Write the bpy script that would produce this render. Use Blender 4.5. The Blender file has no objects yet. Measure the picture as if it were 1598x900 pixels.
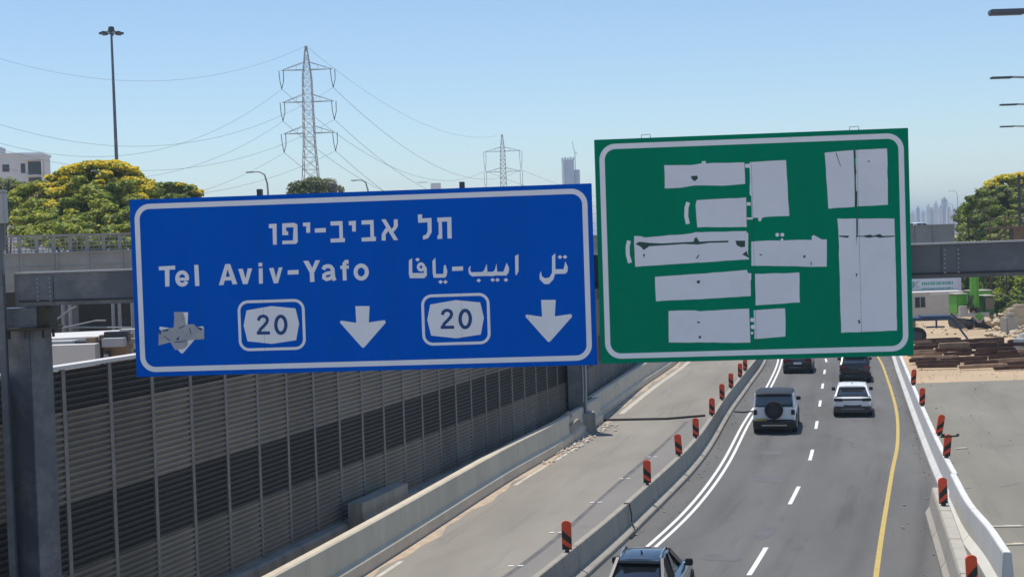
import bpy, bmesh, math, random
from mathutils import Vector, Matrix, noise as mnoise
from mathutils.geometry import tessellate_polygon
from math import radians, sin, cos, pi, tan, sqrt
random.seed(7)
scn = bpy.context.scene
COL = scn.collection
# ------------------------------------------------------------------ camera, sky, sun, exposure
F, H, PITCH, ROLL = 2300.0, 8.8, radians(1.79), -0.033
RM = Matrix.Rotation(pi/2-PITCH, 3, 'X') @ Matrix.Rotation(ROLL, 3, 'Z')
cd = bpy.data.cameras.new('camera'); cam = bpy.data.objects.new('camera', cd); COL.objects.link(cam)
cam.matrix_world = Matrix.Translation((0, 0, H)) @ RM.to_4x4()
cd.sensor_width = 36.0; cd.lens = 36.0*F/1598.0; cd.clip_start = 0.1; cd.clip_end = 20000
scn.camera = cam
SUN_EL, SUN_AZ = radians(77), radians(-38)      # azimuth from +Y, negative = to the left
sdir = Vector((sin(SUN_AZ)*cos(SUN_EL), cos(SUN_AZ)*cos(SUN_EL), sin(SUN_EL)))
w = bpy.data.worlds.new('World'); scn.world = w; w.use_nodes = True
nt = w.node_tree; bg = nt.nodes['Background']
sky = nt.nodes.new('ShaderNodeTexSky'); sky.sky_type = 'NISHITA'; sky.sun_disc = False
sky.sun_elevation = SUN_EL; sky.sun_rotation = SUN_AZ
sky.air_density = 1.0; sky.dust_density = 0.0; sky.ozone_density = 4.0; sky.altitude = 0
nt.links.new(sky.outputs[0], bg.inputs[0]); bg.inputs[1].default_value = 0.12
sl = bpy.data.lights.new('sun', 'SUN'); sl.energy = 3.8; sl.angle = radians(0.5); sl.color = (1, .93, .83)
so = bpy.data.objects.new('sun', sl); COL.objects.link(so); so.rotation_euler = sdir.to_track_quat('Z', 'Y').to_euler()
scn.view_settings.view_transform = 'Standard'; scn.view_settings.look = 'None'
scn.view_settings.gamma = 1; scn.view_settings.exposure = 0.22
scn.render.engine = 'CYCLES'
try:
    scn.cycles.use_denoising = True; scn.cycles.max_bounces = 6; scn.cycles.volume_bounces = 0
except Exception: pass

# ------------------------------------------------------------------ measuring helpers (photo pixel -> place)
CAMP = Vector((0, 0, H))
def ray(px, py): return RM @ Vector(((px-799)/F, (450-py)/F, -1))
def G(px, py, z=0.0):
    d = ray(px, py); return CAMP + d*((z-H)/d.z)
def P(px, py, Y):
    d = ray(px, py); return CAMP + d*(Y/d.y)

# ------------------------------------------------------------------ materials
MATS = {}
def mat(name, col, rough=.7, metal=0., var=.12, scale=3., bump=0., bscale=30., spec=.5, coat=0., stain=0., stcol=(.08,.07,.06), stscale=.6, streak=None):
    if name in MATS: return MATS[name]
    m = bpy.data.materials.new(name); m.use_nodes = True; t = m.node_tree; b = t.nodes['Principled BSDF']
    b.inputs['Roughness'].default_value = rough; b.inputs['Metallic'].default_value = metal
    b.inputs['Specular IOR Level'].default_value = spec; b.inputs['Coat Weight'].default_value = coat
    tc = t.nodes.new('ShaderNodeTexCoord'); co = tc.outputs['Object']
    if streak:
        mp = t.nodes.new('ShaderNodeMapping'); mp.inputs['Scale'].default_value = streak
        t.links.new(co, mp.inputs[0]); cs = mp.outputs[0]
    else: cs = co
    n = t.nodes.new('ShaderNodeTexNoise'); n.inputs['Scale'].default_value = scale; n.inputs['Detail'].default_value = 6
    n.inputs['Roughness'].default_value = .65; t.links.new(cs, n.inputs[0])
    r = t.nodes.new('ShaderNodeValToRGB'); t.links.new(n.outputs[0], r.inputs[0])
    r.color_ramp.elements[0].position = .3; r.color_ramp.elements[1].position = .7
    r.color_ramp.elements[0].color = tuple(c*(1-var) for c in col)+(1,)
    r.color_ramp.elements[1].color = tuple(min(1, c*(1+var)) for c in col)+(1,)
    out = r.outputs[0]
    if stain > 0:
        n2 = t.nodes.new('ShaderNodeTexNoise'); n2.inputs['Scale'].default_value = stscale; n2.inputs['Detail'].default_value = 8
        n2.inputs['Roughness'].default_value = .7; t.links.new(cs, n2.inputs[0])
        mr = t.nodes.new('ShaderNodeMapRange'); mr.inputs[1].default_value = .5; mr.inputs[2].default_value = .72; mr.inputs[4].default_value = stain
        t.links.new(n2.outputs[0], mr.inputs[0])
        mx = t.nodes.new('ShaderNodeMix'); mx.data_type = 'RGBA'; mx.inputs[7].default_value = stcol+(1,)
        t.links.new(mr.outputs[0], mx.inputs[0]); t.links.new(out, mx.inputs[6]); out = mx.outputs[2]
    t.links.new(out, b.inputs['Base Color'])
    if bump > 0:
        n3 = t.nodes.new('ShaderNodeTexNoise'); n3.inputs['Scale'].default_value = bscale; n3.inputs['Detail'].default_value = 5
        t.links.new(co, n3.inputs[0]); bp = t.nodes.new('ShaderNodeBump'); bp.inputs['Strength'].default_value = bump; bp.inputs['Distance'].default_value = .02
        t.links.new(n3.outputs[0], bp.inputs['Height']); t.links.new(bp.outputs[0], b.inputs['Normal'])
    MATS[name] = m; return m
def road_mat(name, col, var, stcol, stain, tracks=None, fine=.12):
    """asphalt: UV u = metres across, v = metres along the lane"""
    m = bpy.data.materials.new(name); m.use_nodes = True; t = m.node_tree; b = t.nodes['Principled BSDF']
    b.inputs['Roughness'].default_value = .85; b.inputs['Specular IOR Level'].default_value = .25
    uv = t.nodes.new('ShaderNodeUVMap')
    def nz(sc, scale, detail=6, rough=.6):
        mp = t.nodes.new('ShaderNodeMapping'); mp.inputs['Scale'].default_value = sc; t.links.new(uv.outputs[0], mp.inputs[0])
        n = t.nodes.new('ShaderNodeTexNoise'); n.inputs['Scale'].default_value = scale; n.inputs['Detail'].default_value = detail; n.inputs['Roughness'].default_value = rough
        t.links.new(mp.outputs[0], n.inputs[0]); return n.outputs[0]
    def mixc(fac, a, c2):
        mx = t.nodes.new('ShaderNodeMix'); mx.data_type = 'RGBA'; t.links.new(fac, mx.inputs[0])
        if isinstance(a, tuple): mx.inputs[6].default_value = a+(1,)
        else: t.links.new(a, mx.inputs[6])
        mx.inputs[7].default_value = c2+(1,); return mx.outputs[2]
    def mr(x, a, b_, c, d):
        q = t.nodes.new('ShaderNodeMapRange'); t.links.new(x, q.inputs[0])
        for i, v in enumerate((a, b_, c, d)): q.inputs[i+1].default_value = v
        return q.outputs[0]
    lo = tuple(c*(1-var) for c in col); hi = tuple(c*(1+var) for c in col)
    out = mixc(mr(nz((1, .25, 1), .35), .3, .7, 0, 1), lo, hi)
    out = mixc(mr(nz((1, .06, 1), 1.3, 8, .7), .55, .75, 0, stain), out, stcol)          # long smears along the lane
    out = mixc(mr(nz((1, .4, 1), .5, 8, .7), .6, .72, 0, stain*.8), out, stcol)            # blotches
    out = mixc(mr(nz((1, 1, 1), 14, 4, .8), .35, .75, 0, fine), out, tuple(c*1.9 for c in col))  # grain
    if tracks:
        for (c0, wd, am) in tracks:
            sp = t.nodes.new('ShaderNodeSeparateXYZ'); t.links.new(uv.outputs[0], sp.inputs[0])
            s = t.nodes.new('ShaderNodeMath'); s.operation = 'SUBTRACT'; t.links.new(sp.outputs[0], s.inputs[0]); s.inputs[1].default_value = c0
            a = t.nodes.new('ShaderNodeMath'); a.operation = 'ABSOLUTE'; t.links.new(s.outputs[0], a.inputs[0])
            g = mr(a.outputs[0], 0, wd, am, 0)
            mu = t.nodes.new('ShaderNodeMath'); mu.operation = 'MULTIPLY'; t.links.new(g, mu.inputs[0]); t.links.new(mr(nz((1, .08, 1), .8), .3, .7, .3, 1.2), mu.inputs[1])
            out = mixc(mu.outputs[0], out, stcol)
    t.links.new(out, b.inputs['Base Color'])
    bp = t.nodes.new('ShaderNodeBump'); bp.inputs['Strength'].default_value = .25; bp.inputs['Distance'].default_value = .01
    t.links.new(nz((1, 1, 1), 40, 3), bp.inputs['Height']); t.links.new(bp.outputs[0], b.inputs['Normal'])
    MATS[name] = m; return m
M = dict(
 steel=mat('painted_steel', (.095,.11,.132), .45, .25, .18, 1.2, stain=.75, stcol=(.22,.23,.25), stscale=1.1, bump=.15, bscale=6),
 galv=mat('galvanised_steel', (.30,.31,.32), .5, .5, .15, 4),
 lattice=mat('lattice_steel', (.42,.44,.46), .55, .3, .1, 2),
 darksteel=mat('dark_steel', (.05,.055,.06), .5, .3, .2, 3),
 rust=mat('rust_stained_steel', (.05,.04,.025), .7, .1, .4, 3),
 blue=mat('blue_sheeting', (.0001,.105,.57), .65, 0, .06, .7, spec=.02, stain=.35, stcol=(.0005,.097,.47), stscale=1.6, streak=(1.4,1,.22)),
 bluedeep=mat('navy_sheeting', (.004,.06,.22), .4, 0, .05, 2, spec=.3),
 green=mat('green_sheeting', (.0002,.235,.128), .65, 0, .07, .7, spec=.02, stain=.4, stcol=(.002,.20,.12), stscale=1.6, streak=(1.4,1,.22)),
 white=mat('white_sheeting', (.80,.83,.88), .6, 0, .04, 1.5, stain=.35, stcol=(.64,.68,.74), stscale=1.2),
 cover=mat('grey_cover_film', (.74,.77,.84), .55, 0, .04, .8, bump=.5, bscale=2.2, stain=.45, stcol=(.62,.65,.72), stscale=1.3),
 tape=mat('grey_tape', (.36,.38,.41), .6, 0, .2, 5, bump=.6, bscale=12),
 tear=mat('torn_green', (.01,.07,.06), .6, 0, .3, 4),
 alum=mat('sign_aluminium', (.35,.36,.38), .4, .6, .1, 2),
 concrete=mat('grey_concrete', (.33,.305,.255), .85, 0, .14, 1.2, .35, 25, stain=.7, stcol=(.15,.14,.125), stscale=1.6, streak=(1,1,.22)),
 cream=mat('cream_concrete', (.57,.505,.39), .85, 0, .12, 1.0, .35, 25, stain=.4, stcol=(.38,.33,.25), stscale=1.6, streak=(1,1,.22)),
 whitec=mat('whitewashed_concrete', (.66,.66,.63), .8, 0, .08, 1.0, .25, 25, stain=.3, stcol=(.42,.41,.38), stscale=1.6, streak=(1,1,.22)),
 beigec=mat('weathered_concrete', (.42,.39,.33), .9, 0, .16, 1.0, .5, 20, stain=.5, stcol=(.24,.21,.17), stscale=.9),
 parapet=mat('bridge_concrete', (.25,.265,.27), .85, 0, .1, .5, stain=.5, stcol=(.12,.125,.13), stscale=.35),
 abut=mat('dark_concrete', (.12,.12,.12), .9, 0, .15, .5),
 linew=mat('road_paint_white', (.74,.74,.72), .7, 0, .06, 3, stain=.35, stcol=(.4,.4,.4), stscale=1.2),
 liney=mat('road_paint_yellow', (.50,.365,.10), .7, 0, .08, 3, stain=.35, stcol=(.35,.28,.12), stscale=1.2),
 red=mat('red_reflective', (.78,.075,.02), .45, 0, .12, 3),
 black=mat('black_plastic', (.012,.012,.012), .5, 0, .2, 4),
 rubber=mat('tyre_rubber', (.014,.014,.014), .8, 0, .2, 8),
 rim=mat('wheel_alloy', (.35,.36,.37), .35, .8, .1, 3),
 glass=mat('car_glass', (.010,.013,.015), .09, 0, .05, 1, spec=.8),
 cwhite=mat('car_paint_white', (.84,.85,.85), .25, 0, .02, 1, coat=.6),
 cblack=mat('car_paint_black', (.012,.013,.015), .22, .1, .1, 1, coat=.8),
 cblue=mat('car_paint_slate', (.05,.078,.11), .28, .45, .08, 1, coat=.8),
 cgrey=mat('car_paint_dark_grey', (.03,.032,.035), .28, .3, .1, 1, coat=.7),
 tail=mat('tail_lamp_red', (.22,.006,.008), .2, 0, .15, 6, coat=.5),
 plate=mat('plate_yellow', (.62,.45,.05), .5, 0, .05, 3),
 chrome=mat('bright_trim', (.55,.56,.57), .2, .9, .05, 3),
 bark=mat('tree_bark', (.10,.075,.055), .9, 0, .25, 4, .5, 12),
 leaf=mat('leaf_green', (.30,.37,.03), .6, 0, .4, 1.2),
 leafb=mat('leaf_light_green', (.43,.45,.055), .6, 0, .35, 1.2),
 leafd=mat('leaf_dark_green', (.14,.19,.03), .65, 0, .4, 1.2),
 leafg=mat('leaf_dusty_green', (.20,.22,.10), .7, 0, .3, 1.2),
 leafp=mat('leaf_pale_dry', (.42,.42,.34), .75, 0, .25, 1.2),
 flower=mat('flower_yellow', (.86,.66,.025), .6, 0, .2, 2),
 ren=mat('white_render', (.62,.63,.65), .85, 0, .05, .4),
 win=mat('dark_window', (.03,.035,.045), .15, 0, .2, 2),
 towerglass=mat('hazed_tower_facade', (.40,.44,.50), .4, 0, .12, .15),  # distance haze put into the colour, lighter than a bare facade
 skyl=mat('hazed_pale_facade', (.66,.66,.66), .8, 0, .15, .05),  # lightened so that far blocks look faded by haze
 cabin=mat('cabin_panel', (.50,.47,.42), .6, 0, .06, 1, stain=.3, stcol=(.36,.33,.28)),
 banner=mat('banner_fabric', (.52,.54,.60), .7, 0, .05, 1),
 letter=mat('banner_ink', (.10,.12,.14), .7, 0, .1, 2),
 letterg=mat('banner_green_ink', (.12,.30,.25), .7, 0, .1, 2),
 mgreen=mat('machine_green', (.13,.42,.035), .45, 0, .12, 2),
 mgreend=mat('machine_dark_green', (.03,.12,.03), .45, 0, .12, 2),
 mblue=mat('machine_blue', (.02,.05,.12), .5, 0, .2, 2),
 ochre=mat('ochre_box', (.26,.17,.08), .7, 0, .2, 2),
 timber=mat('creosoted_timber', (.085,.042,.024), .85, 0, .45, 3, .5, 14),
 timberl=mat('dusty_timber', (.33,.22,.14), .9, 0, .3, 3, .5, 14),
 stone=mat('rubble_stone', (.52,.42,.29), .9, 0, .2, 2, .5, 8),
 hose=mat('black_hose', (.02,.02,.02), .7, 0, .2, 3),
 roofw=mat('white_roof_sheet', (.62,.61,.58), .6, 0, .06, .6, stain=.3, stcol=(.45,.43,.4)),
 wire=mat('conductor_wire', (.18,.20,.22), .5, .3, .05, 1),
 brown=mat('brown_formwork', (.17,.11,.07), .85, 0, .25, 1.5),
 cablegrey=mat('grey_conduit', (.38,.39,.4), .6, 0, .1, 2),
)

for k in ('leaf', 'leafb', 'leafd', 'leafg', 'flower', 'leafp'):       # thin leaves let some light through
    t_ = M[k].node_tree; pb = t_.nodes['Principled BSDF']; om = t_.nodes['Material Output']
    tl = t_.nodes.new('ShaderNodeBsdfTranslucent'); ms_ = t_.nodes.new('ShaderNodeMixShader'); ms_.inputs[0].default_value = .42
    t_.links.new(pb.inputs['Base Color'].links[0].from_socket, tl.inputs[0]); t_.links.new(pb.outputs[0], ms_.inputs[1]); t_.links.new(tl.outputs[0], ms_.inputs[2]); t_.links.new(ms_.outputs[0], om.inputs[0])
gb = M['glass'].node_tree.nodes['Principled BSDF']; gb.inputs['IOR'].default_value = 1.75; gb.inputs['Specular IOR Level'].default_value = .8
# ------------------------------------------------------------------ mesh helpers
class MB:
    def __init__(s): s.v = []; s.f = []; s.mi = []
    def add(s, vs, fs, mi=0):
        o = len(s.v); s.v += [tuple(v) for v in vs]
        for f in fs: s.f.append(tuple(i+o for i in f)); s.mi.append(mi)
    def box(s, c, d, rz=0, mi=0, rot=None):
        c = Vector(c); R = rot if rot else Matrix.Rotation(rz, 3, 'Z')
        vs = [c + R @ Vector((x*d[0]/2, y*d[1]/2, z*d[2]/2)) for x in (-1, 1) for y in (-1, 1) for z in (-1, 1)]
        s.add(vs, [(0,1,3,2),(4,6,7,5),(0,4,5,1),(2,3,7,6),(0,2,6,4),(1,5,7,3)], mi)
    def bar(s, a, b, w, h=None, mi=0, n=4):
        a = Vector(a); b = Vector(b); d = b-a
        if d.length < 1e-6: return
        q = d.to_track_quat('Z', 'Y').to_matrix(); h = h or w
        if n == 4: s.box((a+b)/2, (w, h, d.length), mi=mi, rot=q)
        else: s.tube([a, b], w/2, n, mi)
    def tube(s, pts, r, n=8, mi=0, cap=True):
        pts = [Vector(p) for p in pts]; k = len(pts); vs = []
        for i, p in enumerate(pts):
            d = (pts[min(i+1, k-1)]-pts[max(i-1, 0)]).normalized(); q = d.to_track_quat('Z', 'Y').to_matrix()
            rr = r[i] if isinstance(r, (list, tuple)) else r
            vs += [p + q @ Vector((rr*cos(2*pi*j/n), rr*sin(2*pi*j/n), 0)) for j in range(n)]
        fs = [(i*n+j, i*n+(j+1) % n, (i+1)*n+(j+1) % n, (i+1)*n+j) for i in range(k-1) for j in range(n)]
        if cap: fs += [tuple(range(n))[::-1], tuple((k-1)*n+j for j in range(n))]
        s.add(vs, fs, mi)
    def cyl(s, a, b, r0, r1=None, n=16, mi=0): s.tube([a, b], [r0, r0 if r1 is None else r1], n, mi)
    def sweep(s, path, prof, closed=True, mi=0, caps=True):
        """path: list of (pos, right-vector); prof: list of (right offset, z)"""
        k = len(path); n = len(prof); vs = []
        for p, r in path:
            vs += [Vector(p) + Vector(r)*a + Vector((0, 0, z)) for a, z in prof]
        m = n if closed else n-1
        fs = [(i*n+j, (i+1)*n+j, (i+1)*n+(j+1) % n, i*n+(j+1) % n) for i in range(k-1) for j in range(m)]
        if caps and closed: fs += [tuple(range(n)), tuple((k-1)*n+j for j in range(n))[::-1]]
        s.add(vs, fs, mi)
    def build(s, name, mats, parent=None, smooth=False, loc=None, rz=0, bevel=0, sub=0, fixn=True):
        me = bpy.data.meshes.new(name); me.from_pydata(s.v, [], s.f); me.update()
        mats = mats if isinstance(mats, (list, tuple)) else [mats]
        for m in mats: me.materials.append(M[m] if isinstance(m, str) else m)
        for p, mi in zip(me.polygons, s.mi): p.material_index = mi
        if fixn:
            bm = bmesh.new(); bm.from_mesh(me); bmesh.ops.recalc_face_normals(bm, faces=bm.faces[:])
            if bevel: bmesh.ops.bevel(bm, geom=bm.edges[:], offset=bevel, segments=2, affect='EDGES', clamp_overlap=True)
            bm.to_mesh(me); bm.free()
        if smooth:
            for p in me.polygons: p.use_smooth = True
            try: me.set_sharp_from_angle(angle=radians(38))
            except Exception: pass
        o = bpy.data.objects.new(name, me); COL.objects.link(o)
        if parent: o.parent = parent
        if loc is not None: o.location = loc
        o.rotation_euler.z = rz
        if sub:
            md = o.modifiers.new('sub', 'SUBSURF'); md.levels = sub; md.render_levels = sub
        return o
def tag(o, label=None, cat=None, group=None, kind=None):
    if label: o['label'] = label
    if cat: o['category'] = cat
    if group: o['group'] = group
    if kind: o['kind'] = kind
    return o
def empty(name, loc=(0, 0, 0), rz=0, **k):
    o = bpy.data.objects.new(name, None); COL.objects.link(o); o.location = loc; o.rotation_euler.z = rz; o.empty_display_size = .3
    return tag(o, **k)
def copy_tree(o, parent=None):
    c = o.copy(); COL.objects.link(c)
    if parent: c.parent = parent
    for ch in list(o.children): copy_tree(ch, c)
    return c
ORD = ['first','second','third','fourth','fifth','sixth','seventh','eighth','ninth','tenth','eleventh','twelfth','thirteenth','fourteenth','fifteenth','sixteenth','seventeenth','eighteenth','nineteenth','twentieth']
def nth(i):
    if i < 20: return ORD[i]
    t = {2:'twenty', 3:'thirty', 4:'forty', 5:'fifty'}[(i+1)//10]
    return (t+'-'+ORD[(i+1) % 10-1]) if (i+1) % 10 else {'thirty':'thirtieth','forty':'fortieth','fifty':'fiftieth'}[t]
# paths X(Y): smooth curve through measured ground points
def curve(pts):
    pts = sorted(pts); n = len(pts)
    def sl(i):
        a = pts[max(i-1, 0)]; b = pts[min(i+1, n-1)]; return (b[1]-a[1])/(b[0]-a[0])
    S = [sl(i) for i in range(n)]
    def f(Y):
        if Y <= pts[0][0]: return pts[0][1]+S[0]*(Y-pts[0][0])
        if Y >= pts[-1][0]: return pts[-1][1]+S[-1]*(Y-pts[-1][0])
        for i in range(n-1):
            if Y <= pts[i+1][0]:
                h = pts[i+1][0]-pts[i][0]; t = (Y-pts[i][0])/h
                a, b = pts[i][1], pts[i+1][1]
                return (2*t**3-3*t**2+1)*a+(t**3-2*t**2+t)*h*S[i]+(-2*t**3+3*t**2)*b+(t**3-t**2)*h*S[i+1]
    return f
def tangent(f, Y):
    return Vector((f(Y+.5)-f(Y-.5), 1, 0)).normalized()
def rightv(f, Y):
    t = tangent(f, Y); return Vector((t.y, -t.x, 0))
def frange(a, b, d):
    n = max(1, round((b-a)/d)); return [a+(b-a)*i/n for i in range(n+1)]
f_tb = curve([(8,-7.6),(20,-4.15),(28,-1.55),(38.3,1.75),(44.7,3.7),(57.2,7.2),(73,10.75),(83.4,13.2),(101.6,17.4),(140,24.6),(220,36)])
f_lb = curve([(8,-13.2),(15,-11.15),(25,-8.35),(34,-5.7),(41.4,-3.68),(54.9,-.12),(62,1.95),(71,4.2)])
f_lb2 = curve([(71,3.85),(85.8,7.25),(103,11.4),(140,18.8),(220,31)])
f_rb = curve([(46.5,13.55),(50.4,14.38),(57.8,16.02),(71.8,19.2),(89.1,23.16),(110,27.9),(140,33.6),(220,46)])
f_rw = curve([(20,8.95),(34.8,11.35),(38,11.95),(41.5,12.5),(46.5,13.55)])
f_bg = curve([(10,4.7),(20,6.8),(30,9.0),(37,10.62),(43.3,12.06),(45,12.45)])
f_ye = curve([(8,.6),(20,4.4),(28,6.55),(37.2,9.0),(52.85,13.45),(60.8,15.75),(71.7,18.55),(87.4,22.12),(100.6,24.95),(140,32.4),(220,45)])
f_da = curve([(8,-4.0),(20,-.15),(28,2.55),(37.82,5.86),(47.63,8.78),(56.8,11.3),(67.2,13.72),(75.4,15.6),(84.2,17.6),(92.7,19.52),(100.5,21.3),(140,28.6),(220,40.6)])
f_db = curve([(8,-7.0),(20,-3.2),(28,-.7),(38,2.45),(46.75,5.35),(55.64,7.75),(68.7,10.75),(81.85,13.95),(101.7,18.35),(140,25.6),(220,37.2)])
f_nw = lambda Y: .312*Y-18.73 if Y < 67.5 else .312*67.5-18.73+.205*(Y-67.5)
def strip(name, fl, fr, ys, z, m, nx=6, lab=None, dz=None):
    vs, fs, uv = [], [], []; d = 0; last = None
    for Y in ys:
        a, b = fl(Y), fr(Y)
        if last is not None: d += math.hypot(Y-last[0], (a+b)/2-last[1])
        last = (Y, (a+b)/2)
        for j in range(nx+1):
            x = a+(b-a)*j/nx; vs.append((x, Y, z)); uv.append((x-a, d))
    n = nx+1
    for i in range(len(ys)-1):
        for j in range(nx): fs.append((i*n+j, i*n+j+1, (i+1)*n+j+1, (i+1)*n+j))
    me = bpy.data.meshes.new(name); me.from_pydata(vs, [], fs); me.update()
    ul = me.uv_layers.new(name='UVMap')
    for l in me.loops: ul.data[l.index].uv = uv[l.vertex_index]
    me.materials.append(M[m] if isinstance(m, str) else m)
    o = bpy.data.objects.new(name, me); COL.objects.link(o); o['kind'] = 'structure'; return o

# ------------------------------------------------------------------ ground, road, markings
bm = MB(); bm.add([(-6000,-300,-.03),(6000,-300,-.03),(6000,9000,-.03),(-6000,9000,-.03)], [(0,1,2,3)])
tag(bm.build('ground', mat('bare_earth', (.45,.335,.215), .95, 0, .2, .08, stain=.6, stcol=(.38,.31,.22), stscale=.03)), kind='structure')
asph = road_mat('asphalt', (.128,.126,.121), .20, (.055,.055,.058), .75, tracks=[(5.1,.7,.25),(2.4,.4,.25),(4.0,.35,.2),(9.0,.45,.45),(7.2,.35,.2)], fine=.2)
lane = road_mat('dusty_lane', (.245,.228,.198), .17, (.15,.142,.13), .8)
yard = road_mat('yard_asphalt', (.21,.198,.163), .16, (.14,.13,.115), .75)
ys = frange(6, 260, 2)
strip('road', lambda Y: f_tb(Y)-.3, lambda Y: f_rb(Y)+.3 if Y >= 46.5 else max(f_bg(min(Y,45))+.3, f_rw(Y)+.2), ys, 0, asph, 10)
strip('closed_lane', lambda Y: (f_lb(Y) if Y < 71 else f_lb2(Y))-.3, lambda Y: f_tb(Y)-.302, ys, 0, lane, 8)
strip('work_yard', lambda Y: f_rb(Y)+.302 if Y >= 46.5 else max(f_bg(min(Y,45))+.302, f_rw(Y)+.202), lambda Y: 60, frange(6, 84, 2), 0, yard, 10)
strip('verge', lambda Y: f_nw(Y)+.1, lambda Y: (f_lb(Y) if Y < 71 else f_lb2(Y))-.302, frange(6, 150, 2), -.012, mat('gravel_verge', (.17,.155,.135), .95, 0, .25, 3, .5, 10), 3)
def line(name, f, y0, y1, wd, z=.005, m='linew', off=0):
    return strip(name, lambda Y: f(Y)+off-wd/2, lambda Y: f(Y)+off+wd/2, frange(y0, y1, 1.0), z, m, 1)
line('edge_line', f_ye, 6, 250, .145, m='liney')
line('lane_line', f_db, 6, 250, .12, off=-.13); line('lane_line', f_db, 6, 250, .12, off=.13)
for y0, y1 in ((11,14),(19.5,22.6),(28.6,31.7),(37.9,41.2),(47.7,51.0),(56.8,59.6),(65.9,68.6),(74.3,77.0),(82.8,85.6),(91.3,94.1),(99.6,102.4),(108,110.8),(117,119.8),(126,128.8),(135,137.8)):
    line('lane_dash', f_da, y0, y1, .14)
# remains of the old edge line of the closed lane, tar strip and studs
f_old = lambda Y: (f_lb(Y) if Y < 71 else f_lb2(Y)) + (.45 if Y < 71 else .75)
for y0, y1 in ((34,41.0),(53.2,57.6),(59,65)): line('old_edge_line', f_old, y0, y1, .15, m=mat('faded_paint', (.50,.46,.39), .85, 0, .15, 3, stain=.85, stcol=(.27,.25,.22), stscale=2.2))
line('old_edge_line', f_old, 74, 112, .30, m=mat('faded_paint', (.5,.46,.39)))
strip_later = True
f_tar = curve([(G(1010,715).y, G(1010,715).x), (G(930,784).y, G(930,784).x), (G(800,892).y, G(800,892).x), (20, -7.2), (72, 8.6), (100, 14.6)])
strip('tar_strip', lambda Y: f_tar(Y)-.09-.03*sin(Y*.37), lambda Y: f_tar(Y)+.08+.04*sin(Y*.43+1), frange(10, 70, 1), .004, mat('tar_seal', (.115,.113,.11), .7, 0, .3, 1.0, stain=.7, stcol=(.2,.195,.18), stscale=.8), 2)
strip('newer_lane_strip', lambda Y: f_tar(Y)+.05, lambda Y: f_tb(Y)-.302, frange(8, 71, 1), .002, road_mat('grey_lane', (.205,.198,.185), .12, (.13,.125,.12), .6), 3)
strip('dust_band', lambda Y: (f_lb(Y) if Y < 71 else f_lb2(Y))+.04, lambda Y: (f_lb(Y) if Y < 71 else f_lb2(Y))+.34+.12*sin(Y*.9)+.08*sin(Y*2.3), frange(8, 150, .7), .003, mat('orange_dust', (.44,.345,.25), .95, 0, .2, 2.5, stain=.6, stcol=(.24,.22,.2), stscale=1.5), 2)
mp_ = mat('repair_asphalt', (.118,.115,.120), .85, 0, .15, 1.0)
mp2 = mat('pale_patch', (.26,.25,.235), .9, 0, .12, .8)
def patch(px, py, wd, ln, f, m, z=.0045):
    g = G(px, py); rv = rightv(f, g.y); tv = tangent(f, g.y); b = MB(); n = 18; vs = []
    for i in range(n):
        a = 2*pi*i/n; k = (abs(cos(a))**4+abs(sin(a))**4)**-.25*(1+.08*sin(3*a+px))
        vs.append(Vector((g.x, g.y, z))+rv*cos(a)*k*wd/2+tv*sin(a)*k*ln/2)
    b.add(vs, [tuple(range(n))]); tag(b.build('road_patch', m), kind='structure')
patch(1128, 869, 1.1, .9, f_da, mp_); patch(1203, 746, 1.2, 1.6, f_da, mp_); patch(1195, 829, .5, 2.2, f_da, mp_)
patch(1205, 706, .9, 1.3, f_da, mp_); patch(1340, 640, .9, 9, f_da, mp_); patch(1290, 600, .7, 4, f_da, mp_)

for k, (px, py) in enumerate(((930,784),(975,747),(1018,713),(805,883),(868,831))):
    g = G(px, py); b = MB()
    for dx in (-.13, .13):
        b.box((dx, 0, .012), (.15, .11, .022))
    o = b.build('road_stud', 'linew', loc=g, bevel=.006)
    tag(o, f'pair of white road studs on the tar strip, {nth(k)} listed along it' if False else ['pair of white road studs on the dark tar strip behind the nearest striped marker','pair of white studs on the tar strip, middle of the group','farthest pair of white studs, left of the second striped marker','nearest pair of white studs at the lower end of the tar strip','pair of white studs just left of the nearest striped marker'][k], 'road stud', 'white road studs along the tar strip')

rc = random.Random(31)
mcr = mat('crack_filler', (.05,.05,.05), .8, 0, .3, 2)
for (px, py, ln, ang) in ((1540,700,5,1.3),(1560,760,3,.9),(1530,640,8,1.5),(1345,700,5,.0)):
    g = G(px, py); b = MB(); p = Vector((0, 0, 0)); n = 14; vs = []
    for i in range(n+1):
        a = ang-.25+rc.uniform(-.5, .5); d = Vector((sin(a+.28), cos(a+.28), 0)); nn_ = Vector((d.y, -d.x, 0))*rc.uniform(.004, .011)
        vs += [g+p+nn_+Vector((0,0,.0062)), g+p-nn_+Vector((0,0,.0062))]; p += d*ln/n
    b.add(vs, [(2*i, 2*i+1, 2*i+3, 2*i+2) for i in range(n)]); tag(b.build('road_crack', mcr), kind='structure')
b = MB()
def crumb(x, Y, r): b.box((x, Y, r*.4), (r*rc.uniform(.8, 1.6), r*rc.uniform(.7, 1.2), r*.8), rz=rc.uniform(0, 3))
for i in range(190):
    Y = rc.uniform(30, 100); k = rc.random()
    if k < .4: crumb(f_rb(Y)-abs(rc.gauss(0, .25))-.05 if Y > 47 else f_bg(min(Y, 45))-abs(rc.gauss(0, .3))-.05, Y, rc.uniform(.02, .06))
    elif k < .85: crumb(f_tb(Y)+abs(rc.gauss(0, .3))+.05, Y, rc.uniform(.02, .05))
    else: crumb(f_rb(Y)+.7+abs(rc.gauss(0, 2.5)) if Y > 47 else f_rw(Y)+.8+abs(rc.gauss(0, 2.5)), Y, rc.uniform(.02, .06))
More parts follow.
